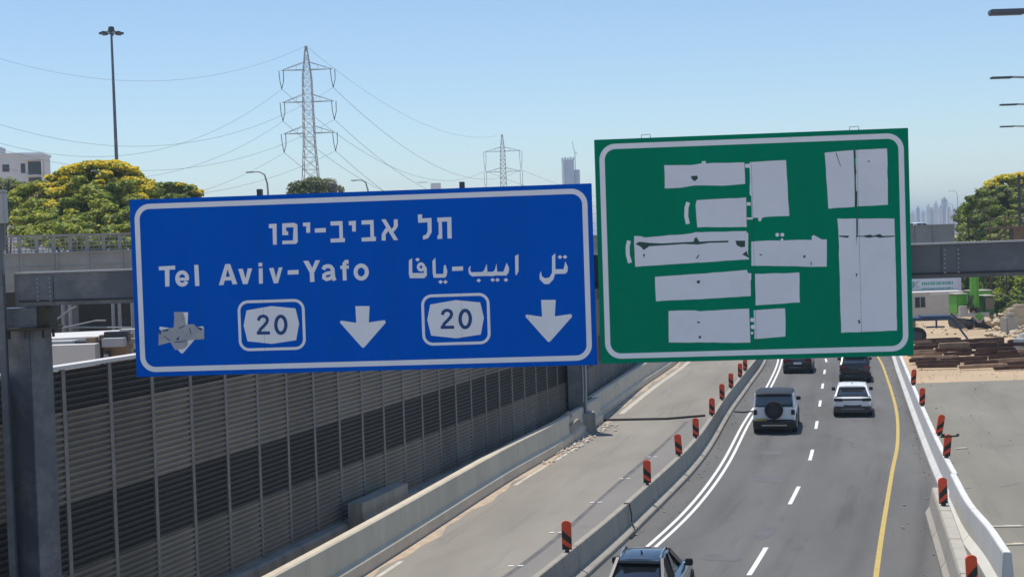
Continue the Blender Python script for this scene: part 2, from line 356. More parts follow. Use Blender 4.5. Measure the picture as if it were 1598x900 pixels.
tag(b.build('grit', mat('grit_stone', (.36,.33,.28), .9, 0, .3, 8)), 'loose grit and crumbs along the barrier feet', 'grit', kind='stuff')
# ------------------------------------------------------------------ noise barrier
nwd = Vector((.312, 1, 0)).normalized(); nwr = Vector((nwd.y, -nwd.x, 0))
NY0, PITCHY, NB = 20.42, 1.627, 56
def nwp(Y, z=0): return Vector((f_nw(Y), Y, z))
nb = empty('noise_barrier', nwp(30), label='tall dark ribbed noise barrier with light vertical posts along the left side', cat='noise barrier')
nb.matrix_world = Matrix.Translation((0, 0, 0))
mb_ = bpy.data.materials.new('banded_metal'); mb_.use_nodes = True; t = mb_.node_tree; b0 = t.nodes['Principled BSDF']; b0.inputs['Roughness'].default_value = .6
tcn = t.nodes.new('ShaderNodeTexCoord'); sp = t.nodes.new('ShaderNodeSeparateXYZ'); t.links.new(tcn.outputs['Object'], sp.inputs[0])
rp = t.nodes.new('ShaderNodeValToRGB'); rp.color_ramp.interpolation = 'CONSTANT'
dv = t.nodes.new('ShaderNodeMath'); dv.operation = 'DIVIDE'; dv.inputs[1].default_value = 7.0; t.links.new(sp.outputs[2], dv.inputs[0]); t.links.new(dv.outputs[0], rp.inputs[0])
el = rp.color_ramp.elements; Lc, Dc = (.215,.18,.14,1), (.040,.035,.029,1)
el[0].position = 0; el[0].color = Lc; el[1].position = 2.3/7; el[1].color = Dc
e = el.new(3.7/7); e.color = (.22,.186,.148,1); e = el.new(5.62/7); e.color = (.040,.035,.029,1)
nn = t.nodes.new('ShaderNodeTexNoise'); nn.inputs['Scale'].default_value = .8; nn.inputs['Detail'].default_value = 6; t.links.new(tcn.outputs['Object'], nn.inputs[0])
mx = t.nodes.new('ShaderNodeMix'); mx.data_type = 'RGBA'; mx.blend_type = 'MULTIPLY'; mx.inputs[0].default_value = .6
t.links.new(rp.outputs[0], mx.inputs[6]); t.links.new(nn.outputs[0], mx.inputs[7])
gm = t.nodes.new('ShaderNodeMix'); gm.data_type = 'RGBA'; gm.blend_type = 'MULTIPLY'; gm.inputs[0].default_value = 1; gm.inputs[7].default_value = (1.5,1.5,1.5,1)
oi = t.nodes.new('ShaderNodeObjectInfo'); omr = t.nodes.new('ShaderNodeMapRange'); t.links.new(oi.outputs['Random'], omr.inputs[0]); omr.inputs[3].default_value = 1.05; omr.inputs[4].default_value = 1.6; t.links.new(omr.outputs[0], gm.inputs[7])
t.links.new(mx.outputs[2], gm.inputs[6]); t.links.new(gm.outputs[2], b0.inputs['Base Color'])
ZT = 6.46
ribs = []
nr = 44
for i in range(nr):
    z0 = .75+(ZT-.75)*i/nr; hh = (ZT-.75)/nr
    ribs += [(.0, z0), (.055, z0+hh*.25), (.055, z0+hh*.62), (.0, z0+hh*.85)]
ribs.append((0, ZT))
pan = MB()
L = PITCHY*nwd.length/nwd.y
pan.sweep([(nwd*.07, nwr), (nwd*(L-.07), nwr)], ribs, closed=False)
pan.box(nwd*(L/2)-nwr*.06+Vector((0, 0, (ZT+.6)/2)), (L-.14, .10, ZT-.6), rz=math.atan2(nwd.y, nwd.x))
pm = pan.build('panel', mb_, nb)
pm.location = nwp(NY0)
post = MB()
post.box((0, 0, ZT/2+.03), (.065, .13, ZT+.02), rz=math.atan2(nwd.y, nwd.x)+pi/2)
pom = post.build('post', mat('post_grey', (.19,.19,.185), .55, .3, .2, 2, stain=.4, stcol=(.3,.29,.27), stscale=2), nb); pom.location = nwp(NY0)+nwr*.03
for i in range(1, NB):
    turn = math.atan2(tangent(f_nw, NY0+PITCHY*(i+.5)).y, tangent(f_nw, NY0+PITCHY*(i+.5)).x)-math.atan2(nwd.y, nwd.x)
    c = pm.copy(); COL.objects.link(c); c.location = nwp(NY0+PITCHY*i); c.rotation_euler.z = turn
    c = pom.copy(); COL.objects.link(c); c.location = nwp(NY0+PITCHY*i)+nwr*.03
cp = MB(); Ye = NY0+PITCHY*NB
cp.sweep([(nwp(NY0-.1), nwr), (nwp(67.5), nwr), (nwp(Ye), rightv(f_nw, Ye))], [(-.22, ZT+.045), (.10, ZT+.045), (.10, ZT+.12), (-.22, ZT+.12)])
cp.build('top_cap', 'roofw', nb)
fb = MB()
fb.sweep([(nwp(NY0-10), nwr), (nwp(67.5), nwr), (nwp(Ye), rightv(f_nw, Ye))], [(-.3, 0), (.42, 0), (.40, .72), (.33, .78), (-.3, .78)])
fb.build('footing', 'concrete', nb)

# upstanding block on the footing
def G_block():
    a = G(524, 799, 1.1); Y0 = 43.0; Y1 = 46.6
    b = MB(); pr = [(-.02, 0), (.62, 0), (.62, .8), (.44, .95), (.44, 1.38), (-.02, 1.38)]
    o = nwp(43.0)
    b.sweep([(nwp(42.8)-o+nwr*.42, nwr), (nwp(46.3)-o+nwr*.42, nwr)], pr)
    b.box(nwp(43.4)-o+nwr*.75+Vector((0,0,.35)), (.7, .5, .7), rz=math.atan2(nwd.y, nwd.x))
    tag(b.build('concrete_block', 'concrete', loc=o, bevel=.02), 'raised grey concrete block standing on the footing of the noise barrier', 'concrete block')
G_block()

# ------------------------------------------------------------------ concrete barriers
def barrier_seg(name, f, y0, y1, prof, m, step=1.2):
    o = Vector((f((y0+y1)/2), (y0+y1)/2, 0)); b = MB()
    path = [(Vector((f(y), y, 0))-o, rightv(f, y)) for y in frange(y0, y1, step)]
    b.sweep(path, prof)
    return b.build(name, m, loc=o)
# profiles measured from the traffic-side base edge (right offset 0)
PL = [(0, 0), (0, .33), (-.02, .36), (-.13, .43), (-.17, 1.16), (-.22, 1.2), (-.42, 1.2), (-.45, 1.16), (-.5, 0)]
a = barrier_seg('concrete_parapet', f_lb, 9, 71, PL, 'cream', 1.5)
tag(a, 'long cream concrete parapet with a bright top edge beside the closed lane, nearer run', 'concrete barrier', 'concrete parapets along the closed lane')
a = barrier_seg('concrete_parapet', f_lb2, 71.15, 220, PL, 'cream', 3)
tag(a, 'farther run of cream concrete parapet beyond the steel column, under the green sign', 'concrete barrier', 'concrete parapets along the closed lane')
PT = [(0, 0), (0, .10), (-.03, .13), (-.23, .21), (-.26, .80), (-.275, .82), (-.425, .82), (-.44, .80), (-.47, .21), (-.67, .13), (-.7, .10), (-.7, 0)]
TB0, TBL = 9.0, 5.85
for i in range(18):
    y0 = TB0+i*TBL; o = barrier_seg('barrier_segment', f_tb, y0+.025, y0+TBL-.025, PT, 'concrete', 1.5)
    tag(o, f'{nth(i)} grey barrier segment beside the closed lane, counted from the viewer', 'concrete barrier', 'grey concrete barrier segments beside the double white line')
PR = [(-0, 0), (0, .10), (.02, .13), (.17, .30), (.21, .97), (.23, 1.0), (.37, 1.0), (.39, .97), (.44, .30), (.6, .08), (.6, 0)]
for i in range(14):
    y0 = 46.7+i*4.6; o = barrier_seg('white_barrier_segment', f_rb, y0+.02, y0+4.58, PR, 'whitec', 1.5)
    tag(o, f'{nth(i)} white barrier segment along the yellow line, counted from the viewer', 'concrete barrier', 'white concrete barriers along the right edge')
PW = [(-.1, 0), (-.1, .1), (.08, .30), (.13, 1.0), (.15, 1.03), (.31, 1.03), (.33, 1.0), (.38, .30), (.56, .1), (.56, 0)]
for i, (y0, y1) in enumerate(((40.6, 46.5), (35.0, 40.57))):
    o = barrier_seg('white_barrier_segment', f_rw, y0, y1, PW, 'whitec', .8)
    tag(o, ['tall white concrete barrier curving away behind the nearest striped marker on the right', 'white concrete barrier with a dark end face nearest the viewer on the right'][i], 'concrete barrier', 'white concrete barriers along the right edge')
for i, (y0, y1) in enumerate(((41.2, 44.9), (37.4, 41.16), (33.6, 37.36), (29.8, 33.56))):
    o = barrier_seg('beige_barrier_segment', f_bg, y0, y1, [(0, 0), (0, .14), (.12, .32), (.20, .83), (.24, .9), (.52, .9), (.56, .83), (.62, .2), (.66, 0)], 'beigec', .8)
    tag(o, f'{nth(i)} weathered beige barrier before the white one, counted from its far end', 'concrete barrier', 'weathered beige barriers in front of the white one')
# drip cable over the joint, hose across the lane
g = Vector((f_tb(TB0+6*TBL), TB0+6*TBL, 0))
b = MB(); rv = rightv(f_tb, g.y); tv = tangent(f_tb, g.y)
b.tube([rv*-.40+Vector((0,0,.70)), rv*-.36+Vector((0,0,.845)), rv*-.22+Vector((0,0,.845)), rv*-.17+tv*.05+Vector((0,0,.5)), rv*-.15+tv*-.05+Vector((0,0,.31)), rv*-.02-tv*.3+Vector((0,0,.16)), rv*.05-tv*.5+Vector((0,0,.03)), rv*.05-tv*1.2+Vector((0,0,.03))], .022, 6)
tag(b.build('loose_cable', 'hose', loc=g, smooth=True), 'thin black cable looped over a joint of the grey barrier row', 'cable')
b = MB(); pts = [G(x, y, .05) for x, y in ((941,655),(985,654),(1040,653),(1100,648))]; tb = G(1128,642,.05)
o0 = pts[0].copy(); b.tube([p-o0 for p in pts], .06, 6)
tag(b.build('hose', 'hose', loc=o0), 'black hose lying straight across the closed lane', 'hose')
b = MB(); pts = [G(x, y, .03) for x, y in ((1146,642),(1160,643),(1178,641))]; o0 = pts[0].copy(); b.tube([p-o0 for p in pts], .04, 6)
tag(b.build('hose', 'hose', loc=o0), 'short black hose end across the shoulder beside the white jeep', 'hose')
# pale rubble at the foot of the parapet
b = MB(); rnd = random.Random(3)
def rock(b, c, r, rnd, mi=0):
    vs = []; c = Vector(c)
    for (x, y, z) in ((1,0,0),(-1,0,0),(0,1,0),(0,-1,0),(0,0,1),(0,0,-1),(.7,.7,.5),(-.7,.6,.5),(.6,-.7,.5),(-.6,-.7,.4)):
        k = r*rnd.uniform(.6, 1.2); vs.append(c+Vector((x*k, y*k, z*k*.75)))
    me = bmesh.new()
    for v in vs: me.verts.new(v)
    bmesh.ops.convex_hull(me, input=me.verts[:]); me.verts.index_update()
    vv = [v.co.copy() for v in me.verts]; b.add(vv, [tuple(v.index for v in f.verts) for f in me.faces], mi); me.free()
for i in range(210):
    Y = rnd.triangular(57, 71, 69); x = f_lb(Y)+abs(rnd.gauss(.1, .30)) + (.4 if Y > 67 else 0)*rnd.random(); rock(b, (x, Y, .03), rnd.uniform(.02, .085)*(1.3 if rnd.random() < .1 else 1), rnd)
tag(b.build('rubble', mat('pale_rubble', (.55,.50,.43), .9, 0, .2, 3, .4, 12)), 'line of pale broken rubble along the foot of the cream parapet', 'rubble', kind='stuff')

# ------------------------------------------------------------------ striped markers
def make_marker():
    root = empty('striped_marker')
    b = MB(); W_, T_, HH = .125, .028, .80; pr = []
    for i in range(13):
        a = pi*i/12; pr.append((W_*cos(a), HH-.09+.09*sin(a)))
    pr += [(-W_, .06), (W_, .06)]
    n = len(pr); vs = [(x, -T_, z) for x, z in pr]+[(x, T_, z) for x, z in pr]
    b.add(vs, [tuple(range(n)), tuple(range(2*n-1, n-1, -1))]+[(i, (i+1) % n, n+(i+1) % n, n+i) for i in range(n)])
    b.build('panel', 'red', root)
    for s, yy in ((1, -T_-.004), (1, T_+.004)):
        for za, zb2, zc_, zd in ((.55,.37,.39,.57), (.20,.06,.06,.22), (.72,.60,.74,.765)):
            q = MB(); za2 = za-.20 if za < .7 else za-.06; zb3 = max(.06, za2-.17) if za < .7 else za2-.06
            poly = [(-W_+.004, zd-.0 if za < .7 else .70), (-W_+.004, zb2 if za < .7 else .735), (W_-.004, zb3 if za < .7 else .60), (W_-.004, max(.07, za2) if za < .7 else .68)]
            if za > .7: continue
            q.add([(x, yy, min(z, HH-.03)) for x, z in poly]+[(x, yy*.8, min(z, HH-.03)) for x, z in poly], [(0,1,2,3), (4,5,6,7), (0,1,5,4), (1,2,6,5), (2,3,7,6), (3,0,4,7)])
            q.build('stripe', 'black', root)
    b = MB(); b.box((0, 0, .04), (.10, .12, .08)); b.build('foot', 'black', root)
    return root
mk = make_marker(); first = True
LM = [(885,849),(1010,750),(1060,703),(1086,674),(1111,643),(1127,622),(1141,603),(1155,586),(1163,575)]
LML = ['nearest striped marker, red with black stripes, standing on the grey barrier row at the bottom',
 'second red and black striped marker on the grey barrier row','third red and black striped marker on the grey row, tilted slightly','fourth red and black striped marker on the grey barrier row',
 'fifth red and black striped marker, near the end of the black hose','sixth red and black striped marker on the grey row beyond the hose','seventh red and black striped marker on the grey barrier row','eighth small striped marker just below the green sign','farthest striped marker half hidden by the lower edge of the green sign']
def place_marker(loc, label, group, tilt=0, rz=0, s=1):
    global first
    o = mk if first else copy_tree(mk); first = False
    o.location = loc; o.rotation_euler = (0, tilt, rz); o.scale = (s, 1, 1); tag(o, label, 'marker', group); return o
for i, (px, py) in enumerate(LM):
    # find where this line of sight meets the top centre line of the barrier row
    best = min(frange(20, 130, .05), key=lambda Y: abs((ray(px, py).x/ray(px, py).y)*Y-(f_tb(Y)-.35)))
    place_marker((f_tb(best)-.35, best, .82), LML[i], 'striped markers on the grey barrier row', [0,.0,-.06,0,.02,0,0,.02,0][i], -.12+.05*(i % 3))
RMK = [(1425,608,f_rb,.3,1.0),(1439,641,f_rb,.3,1.0),(1465,694,f_rb,.42,1.0),(1477,731,f_rb,.3,1.0),(1473,812,f_bg,.38,.9),(1518,918,f_bg,.38,.9)]
RML = ['small striped marker farthest along the white barrier, next to the timber pile','striped marker on the white barrier beyond the two leaning ones','striped marker tilted farthest to the right on the white barrier','striped marker with a bent lamp bracket on the white barrier','bright red striped marker where the beige and white barriers meet','striped marker cut off at the lower right edge on the beige barrier']
RTL = [.1, .05, .2, .12, -.02, -.03]
for i, (px, py, f, off, z) in enumerate(RMK):
    best = min(frange(20, 130, .05), key=lambda Y: abs((ray(px, py).x/ray(px, py).y)*Y-(f(Y)+off)))
    place_marker((f(best)+off, best, z), RML[i], 'striped markers on the right barriers', RTL[i], .15, -1)
    if i == 3:
        b = MB(); b.bar((-.28, 0, 0), (.3, 0, .02), .05, .05); b.box((-.2, 0, .06), (.1, .08, .09)); b.box((.3, 0, .05), (.08, .08, .08))
        tag(b.build('warning_lamp', 'rust', loc=(f(best)+off+.09, best-.07, z+.72)), 'small rusty lamp bracket across the top of a leaning striped marker', 'lamp bracket')

# ------------------------------------------------------------------ sign gantry and signs
TH = math.atan(.076); GY0 = 26.8
gd = Vector((cos(TH), -sin(TH), 0)); gn = Vector((sin(TH), cos(TH), 0)); GO = Vector((0, GY0, 0))
def S(px, py):
    r = ray(px, py); t = (GO-CAMP).dot(gn)/r.dot(gn); p = CAMP+r*t-GO
    return Vector((p.dot(gd), p.z))
GRZ = -TH
gan = empty('sign_gantry', GO, GRZ, label='grey steel gantry with a long box beam carrying the road signs', cat='gantry')
zt, zb = S(110, 429).y, S(110, 480).y
BY = .55
sl_ = S(12, 450).x; sr = 14.5
def mkbox(name, c, d, m, parent, bevel=.01, rz=0):
    b = MB(); b.box(c, d, rz=rz); return b.build(name, m, parent, bevel=bevel)
zt2, zb2 = S(1500, 377).y, S(1500, 430).y
zt, zb = (zt+zt2)/2, (zb+zb2)/2
mkbox('beam', ((sl_+sr)/2, BY, (zt+zb)/2), (sr-sl_, .5, zt-zb), 'steel', gan)
mkbox('lit_edge_plate', ((sl_+sr)/2, BY, zt+.017), (sr-sl_+.02, .58, .03), 'alum', gan, .004)  # paler than the beam: its sunlit top edge is put into the colour
for s in (S(41, 455).x-.20, 12.4):
    b = MB(); b.box((s, BY, (zb-.45)/2+.0), (.58, .58, zb-.45), rz=radians(67)); col_ = b.build('column', 'steel', gan, bevel=.015)
    b = MB(); b.box((s, BY, zb-.43), (.98, .98, .05), rz=radians(3)); b.build('flange', 'rust', gan, bevel=.005)
    b = MB(); b.box((s-.1, BY, zb-.22), (.72, .5, .37)); b.build('collar', 'steel', gan, bevel=.01)
    b = MB()
    b.add([(s+.262, BY-.22, zb-.40), (s+.50, BY-.22, zb-.40), (s+.40, BY-.22, zb-.02), (s+.262, BY-.22, zb-.02), (s+.262, BY+.22, zb-.40), (s+.50, BY+.22, zb-.40), (s+.40, BY+.22, zb-.02), (s+.262, BY+.22, zb-.02)], [(0,1,2,3),(4,5,6,7),(0,1,5,4),(1,2,6,5),(2,3,7,6),(3,0,4,7)])
    b.build('bracket', 'rust', gan)
    b = MB()
    for k in range(8):
        a = 2*pi*k/8+.2; c_, s_ = cos(a), sin(a)
        b.box((s+c_*.44, BY+s_*.44, zb-.53), (.05, .02, .16), rz=a)
    b.build('gusset', 'rust', gan)
    b = MB(); b.box((s, BY, .1), (1.3, 1.3, .3)); b.build('base_plinth', 'concrete', gan, bevel=.02)
for s in (S(60, 455).x, S(1490, 405).x):
    b = MB(); b.box((s, BY-.262, (zt+zb)/2), (.34, .024, zt-zb-.08)); sp_ = b.build('splice_plate', 'steel', gan, bevel=.004)
    b = MB()
    for q in (-.12, .12):
        for k in range(6): b.cyl((s+q, BY-.274, zb+.1+k*(zt-zb-.2)/5), (s+q, BY-.296, zb+.1+k*(zt-zb-.2)/5), .017, n=6)
    b.build('bolt', 'galv', sp_)
for s in (S(960, 400).x, S(1400, 400).x, S(240, 450).x, S(600, 450).x, S(900, 450).x):
    b = MB(); b.box((s, BY-.30, (zt+zb)/2), (.09, .08, (zt-zb)+.5)); b.build('sign_bracket', 'galv', gan)
b = MB(); b.tube([(sl_+.1, BY-.28, zb+.09), (sr-.2, BY-.28, zb+.085)], .018, 6); b.build('conduit', 'darksteel', gan)
pp = Vector((P(4, 500, 27.6).x, 27.6, 0))
po = empty('steel_pole', pp, label='slim grey steel pole with a pale equipment box at the left picture edge', cat='pole')
b = MB(); b.box((0, 0, 5.05), (.13, .13, 10.1)); b.build('shaft', 'steel', po, bevel=.01)
bx = P(10, 325, 27.6); b = MB(); b.box((bx.x-pp.x-.02, -.2, bx.z), (.16, .22, .56)); b.box((bx.x-pp.x-.04, -.19, bx.z+.31), (.2, .26, .05)); b.build('equipment_box', 'cablegrey', po, bevel=.012)
b = MB(); b.box((.08, -.05, S(20, 340).y-.15), (.10, .10, .9)); b.build('arm', 'steel', po, bevel=.01)

# flat-sign drawing helpers: polygons in the sign plane, (s, z) coordinates
class Flat:
    def __init__(s): s.b = MB(); s.k = 0
    def poly(s, pts, mi=0):
        s.k += 1; y = -.0035-.0007*s.k
        pts = [Vector((p[0], y, p[1])) for p in pts]
        s.b.add(pts, tessellate_polygon([pts]), mi)
    def stroke(s, pts, wd, mi=0, closed=False):
        s.k += 1; y = -.0035-.0007*s.k; pts = [Vector(p) for p in pts]; n = len(pts); vs = []
        for i, p in enumerate(pts):
            a = pts[i-1] if (i or closed) else p; c = pts[(i+1) % n] if (i < n-1 or closed) else p
            d1 = (p-a).normalized() if (p-a).length > 1e-9 else (c-p).normalized(); d2 = (c-p).normalized() if (c-p).length > 1e-9 else d1
            d = (d1+d2).normalized(); nn_ = Vector((-d.y, d.x)); k = 1/max(.5, nn_.dot(Vector((-d1.y, d1.x))))
            for sg in (1, -1): q = p+nn_*(sg*wd/2*k); vs.append((q.x, y, q.y))
        m = n if closed else n-1
        s.b.add(vs, [(2*i, 2*i+1, (2*i+3) % (2*n), (2*i+2) % (2*n)) for i in range(m)], mi)
    def build(s, name, m, parent):
        o = s.b.build(name, m, parent, fixn=False)
        me = o.data
        bmx = bmesh.new(); bmx.from_mesh(me)
        for f in bmx.faces:
            f.normal_update()
            if f.normal.y > 0: f.normal_flip()
        bmx.to_mesh(me); bmx.free(); return o
def one(name, m, par, poly=None, stroke=None, w_=0, k=6):
    fl = Flat(); fl.k = k
    if poly: fl.poly(poly)
    else: fl.stroke(stroke, w_)
    fl.build(name, m, par)
def rrect(x0, z0, x1, z1, r, n=8):
    out = []
    for cx, cz, a0 in ((x1-r, z1-r, 0), (x0+r, z1-r, pi/2), (x0+r, z0+r, pi), (x1-r, z0+r, 1.5*pi)):
        for i in range(n+1):
            a = a0+pi/2*i/n; out.append((cx+r*cos(a), cz+r*sin(a)))
    return out
def crop(ox, oy, k): return lambda x, y: S(ox+x*k, oy+y*k)
def make_sign(name, corners, m, label, extra):
    tl, tr, br, bl = [S(*c) for c in corners]
    x0, x1 = (tl.x+bl.x)/2, (tr.x+br.x)/2; z1, z0 = (tl.y+tr.y)/2, (bl.y+br.y)/2
    root = empty(name, GO, GRZ, label=label, cat='road sign', group='overhead road signs')
    b = MB(); b.box(((x0+x1)/2, .04, (z0+z1)/2), (x1-x0, .08, z1-z0)); b.build('panel', m, root, bevel=.004)
    fl = Flat(); i = .085; wd = .095
    o = rrect(x0+i+wd/2, z0+i+wd/2, x1-i-wd/2, z1-i-wd/2, .24); fl.stroke(o, wd, closed=True); fl.build('border', 'white', root)
    b = MB()
    for k in range(int((x1-x0)/1.2)+1):
        s = x0+.4+(x1-x0-.8)*k/int((x1-x0)/1.2); b.box((s, .19, (z0+z1)/2), (.07, .2, z1-z0-.3))
    b.build('rear_frame', 'alum', root)
    return root, (x0, x1, z0, z1)
bs, BB = make_sign('blue_road_sign', [(203,312),(925,286),(930,569),(212,588)], 'blue', 'wide blue road sign to Tel Aviv-Yafo hanging on the gantry left of the green sign', 0)
gs, GB = make_sign('green_road_sign', [(928,218),(1418,200),(1425,555),(937,567)], 'green', 'tall green road sign with its writing covered by pale patches, right of the blue sign', 0)
# top lugs
for (px, py) in ((403,300),(720,289)):
    s = S(px, py); b = MB(); b.box((s.x, .12, BB[3]+.05), (.09, .12, .13)); b.build('lug', 'darksteel', bs)
for px in (1008, 1334):
    s = S(px, 212); b = MB(); z = GB[3]
    b.tube([(s.x-.08, .05, z-.02), (s.x-.08, .05, z+.06), (s.x+.08, .05, z+.065), (s.x+.08, .05, z-.02)], .008, 6); b.build('lifting_loop', 'galv', gs)
# --- Hebrew line
c1 = crop(400, 320, .20025); c2 = crop(620, 380, .1752); c3 = crop(240, 395, .219); c4 = crop(235, 450, .1627); c6 = crop(560, 270, .3667); c7 = crop(920, 190, .43333)
PXM = (S(600, 450)-S(599, 450)).length
def ell(c, cx, cy, rx, ry, a0=0, a1=360, n=28): return [c(cx+rx*cos(radians(a0+(a1-a0)*i/n)), cy+ry*sin(radians(a0+(a1-a0)*i/n))) for i in range(n+(0 if a1-a0 == 360 else 1))]
heb = ([(98,148),(158,145),(160,308),(130,308),(127,180),(98,180)],
 [(202,143),(295,138),(320,150),(324,285),(310,302),(204,305),(203,277),(286,275),(290,172),(232,174),(233,203),(248,205),(250,234),(203,234)],
 [(363,138),(420,134),(420,216),(390,216),(388,164),(365,166)], [(456,182),(542,178),(542,212),(457,215)],
 [(578,128),(672,124),(676,256),(692,258),(690,288),(580,292),(579,262),(648,258),(646,158),(580,160)],
 [(720,126),(776,122),(776,206),(748,206),(746,156),(722,158)],
 [(820,120),(914,116),(918,246),(934,248),(932,280),(822,284),(820,254),(890,250),(888,150),(821,152)],
 [(975,112),(1008,110),(1106,272),(1072,274)], [(1072,112),(1102,110),(1104,165),(1085,195),(1062,215),(1048,195),(1072,165)], [(978,276),(978,225),(1000,190),(1014,172),(1030,200),(1008,232),(1010,276)],
 [(1258,74),(1292,72),(1292,104),(1365,100),(1367,210),(1340,258),(1300,270),(1298,240),(1325,228),(1336,200),(1334,134),(1262,138)],
 [(1410,98),(1520,94),(1523,260),(1490,260),(1488,128),(1446,130),(1450,262),(1412,264),(1412,236),(1422,232),(1420,134),(1411,130)])
for grp in (heb[:10], heb[10:]):
    fl = Flat()
    for p in grp: fl.poly([c1(*q) for q in p])
    fl.build('hebrew_word', 'white', bs)
# --- Arabic line
ara = ([(104,150),(132,130),(134,262),(250,262),(262,262),(258,290),(240,308),(112,308),(103,270)], [(238,185),(262,215),(264,285),(235,285)],
 [(313,155),(340,124),(344,270),(410,270),(415,195),(430,188),(446,245),(440,285),(425,303),(325,304),(316,270)], [(488,206),(586,202),(586,240),(489,244)],
 [(655,198),(648,235),(660,255),(760,252),(775,235),(797,180),(803,250),(850,252),(868,235),(884,178),(890,250),(945,250),(958,215),(975,170),(997,220),(990,260),(972,284),(870,284),(850,290),(790,288),(665,292),(640,270),(633,238),(640,210)],
 [(1049,110),(1080,94),(1080,245),(1060,285),(1052,270)],
 [(1378,112),(1407,86),(1408,228),(1480,228),(1488,200),(1497,158),(1520,210),(1515,250),(1498,268),(1405,270),(1390,320),(1350,360),(1310,360),(1270,320),(1266,280),(1280,245),(1288,290),(1315,308),(1355,302),(1378,260)])
fl = Flat()
for p in ara[-1:]: fl.poly([c2(*q) for q in p])
for (x, y) in ((1449,120),(1494,119)): fl.poly([c2(x-21, y), c2(x, y-18), c2(x+21, y), c2(x, y+18)])
fl.build('arabic_word', 'white', bs)
fl = Flat()
for p in ara[:-1]: fl.poly([c2(*q) for q in p])
fl.stroke(ell(c2, 212, 208, 24, 28), 26*.1752*PXM, closed=True)
for (x, y) in ((181,143),(386,341),(429,341),(726,328),(850,323),(893,323),(968,323)):
    fl.poly([c2(x-21, y), c2(x, y-18), c2(x+21, y), c2(x, y+18)])
fl.build('arabic_word', 'white', bs)
# --- Latin line
u3 = .219*PXM; fl = Flat()
for p in ([(36,95),(152,88),(153,116),(112,118),(112,236),(82,238),(79,120),(37,122)], [(288,84),(318,82),(326,232),(295,234)]): fl.poly([c3(*q) for q in p])
fl.stroke(ell(c3, 203, 180, 36, 44, 28, 358), 28*u3); fl.stroke([c3(172,186), c3(251,183)], 22*u3)
fl.build('latin_word', 'white', bs); fl = Flat()
for p in ([(602,112),(634,110),(654,180),(670,108),(702,108),(668,220),(636,220)], [(748,108),(776,106),(778,216),(750,218)], [(746,68),(774,67),(774,94),(747,95)],
 [(822,106),(854,104),(872,174),(890,102),(918,100),(886,213),(856,215)], [(954,122),(1032,118),(1033,150),(955,153)],
 [(1065,55),(1102,53),(1130,104),(1152,50),(1186,50),(1143,140),(1146,204),(1114,205),(1112,140)],
 [(510,78),(545,76),(596,220),(562,222),(527,115),(498,226),(464,228)]):
    fl.poly([c3(*q) for q in p])
fl.stroke([c3(500,182), c3(562,179)], 26*u3)
fl.stroke([c3(*q) for q in ((1208,116),(1218,98),(1240,91),(1262,96),(1275,114),(1279,170),(1290,194))], 28*u3)
fl.stroke([c3(*q) for q in ((1275,136),(1235,143),(1214,155),(1213,175),(1232,186),(1256,180),(1276,160))], 25*u3)
fl.stroke([c3(*q) for q in ((1389,60),(1370,62),(1360,74),(1358,95),(1362,194))], 28*u3); fl.stroke([c3(1330,101), c3(1391,98)], 23*u3)
fl.stroke(ell(c3, 1479, 134, 40, 46), 29*u3, closed=True)
fl.build('latin_word', 'white', bs)
# --- route shields, arrows, tape
S0 = S(424, 507)
for sh in (Vector((0, 0)), S(711.4, 498)-S0):
    root = Flat(); wd = 4.4*PXM
    hw, hh = 106*PXM/2-wd/2, 79*PXM/2-wd/2
    root.stroke([(S0.x+sh.x+a, S0.y+sh.y+b_) for a, b_ in rrect(-hw, -hh, hw, hh, .17)], wd, closed=True)
    fo = root.build('route_shield', 'white', bs)
    fl = Flat(); fl.poly([c4(*q)+sh for q in ((920,210),(1160,168),(1390,190),(1425,335),(1397,495),(1165,530),(930,505),(893,355))]); fl.build('plate', 'white', fo)
    fl = Flat(); fl.k = 3; u4 = .1627*PXM
    fl.stroke([c4(*q)+sh for q in ((1035,308),(1042,282),(1062,267),(1085,264),(1110,274),(1122,298),(1115,325),(1090,355),(1055,390),(1038,425))], 30*u4)
    fl.poly([c4(*q)+sh for q in ((1020,412),(1146,410),(1147,440),(1020,442))])
    fl.stroke([p+sh for p in ell(c4, 1250, 347, 48, 81)], 33*u4, closed=True)
    fl.build('number', 'bluedeep', fo)
arrow = [(776,540),(838,540),(834,610),(903,600),(908,611),(815,716),(809,719),(803,716),(709,611),(713,602),(780,612)]
tip = c6(809, 718)
arrows = []
for px, py in ((856.6,533),(566.7,542),(284,551)):
    fl = Flat(); sh = S(px, py)-tip; fl.poly([c6(*q)+sh for q in arrow]); arrows.append(fl.build('arrow', 'white', bs))
arrows[2]['label'] = 'white down arrow taped over in grey'
for poly in ([(78,425),(110,395),(185,380),(270,365),(340,345),(415,340),(440,365),(515,385),(515,485),(400,492),(350,500),(200,512),(150,525),(78,545)], [(232,225),(310,222),(328,270),(338,345),(330,372),(222,378)], [(185,505),(355,494),(360,540),(320,578),(270,583),(236,590)]):
    fl = Flat(); fl.k = 3+len(poly) % 5; fl.poly([c4(*q) for q in poly]); fl.build('tape', 'tape', bs)
fl = Flat(); fl.k = 10
for p in ([(80,405),(105,402),(100,440),(85,440)], [(110,402),(180,385),(165,410),(120,408)], [(125,455),(135,458),(190,495),(180,500)], [(240,490),(280,455),(270,495)], [(370,370),(385,395),(395,450),(380,420)], [(440,370),(500,380),(485,405)], [(270,378),(330,352),(335,358),(275,386)], [(230,512),(345,500),(345,506),(240,520)]):
    one('torn_gap', 'bluedeep', bs, poly=[c4(*q) for q in p], k=10)
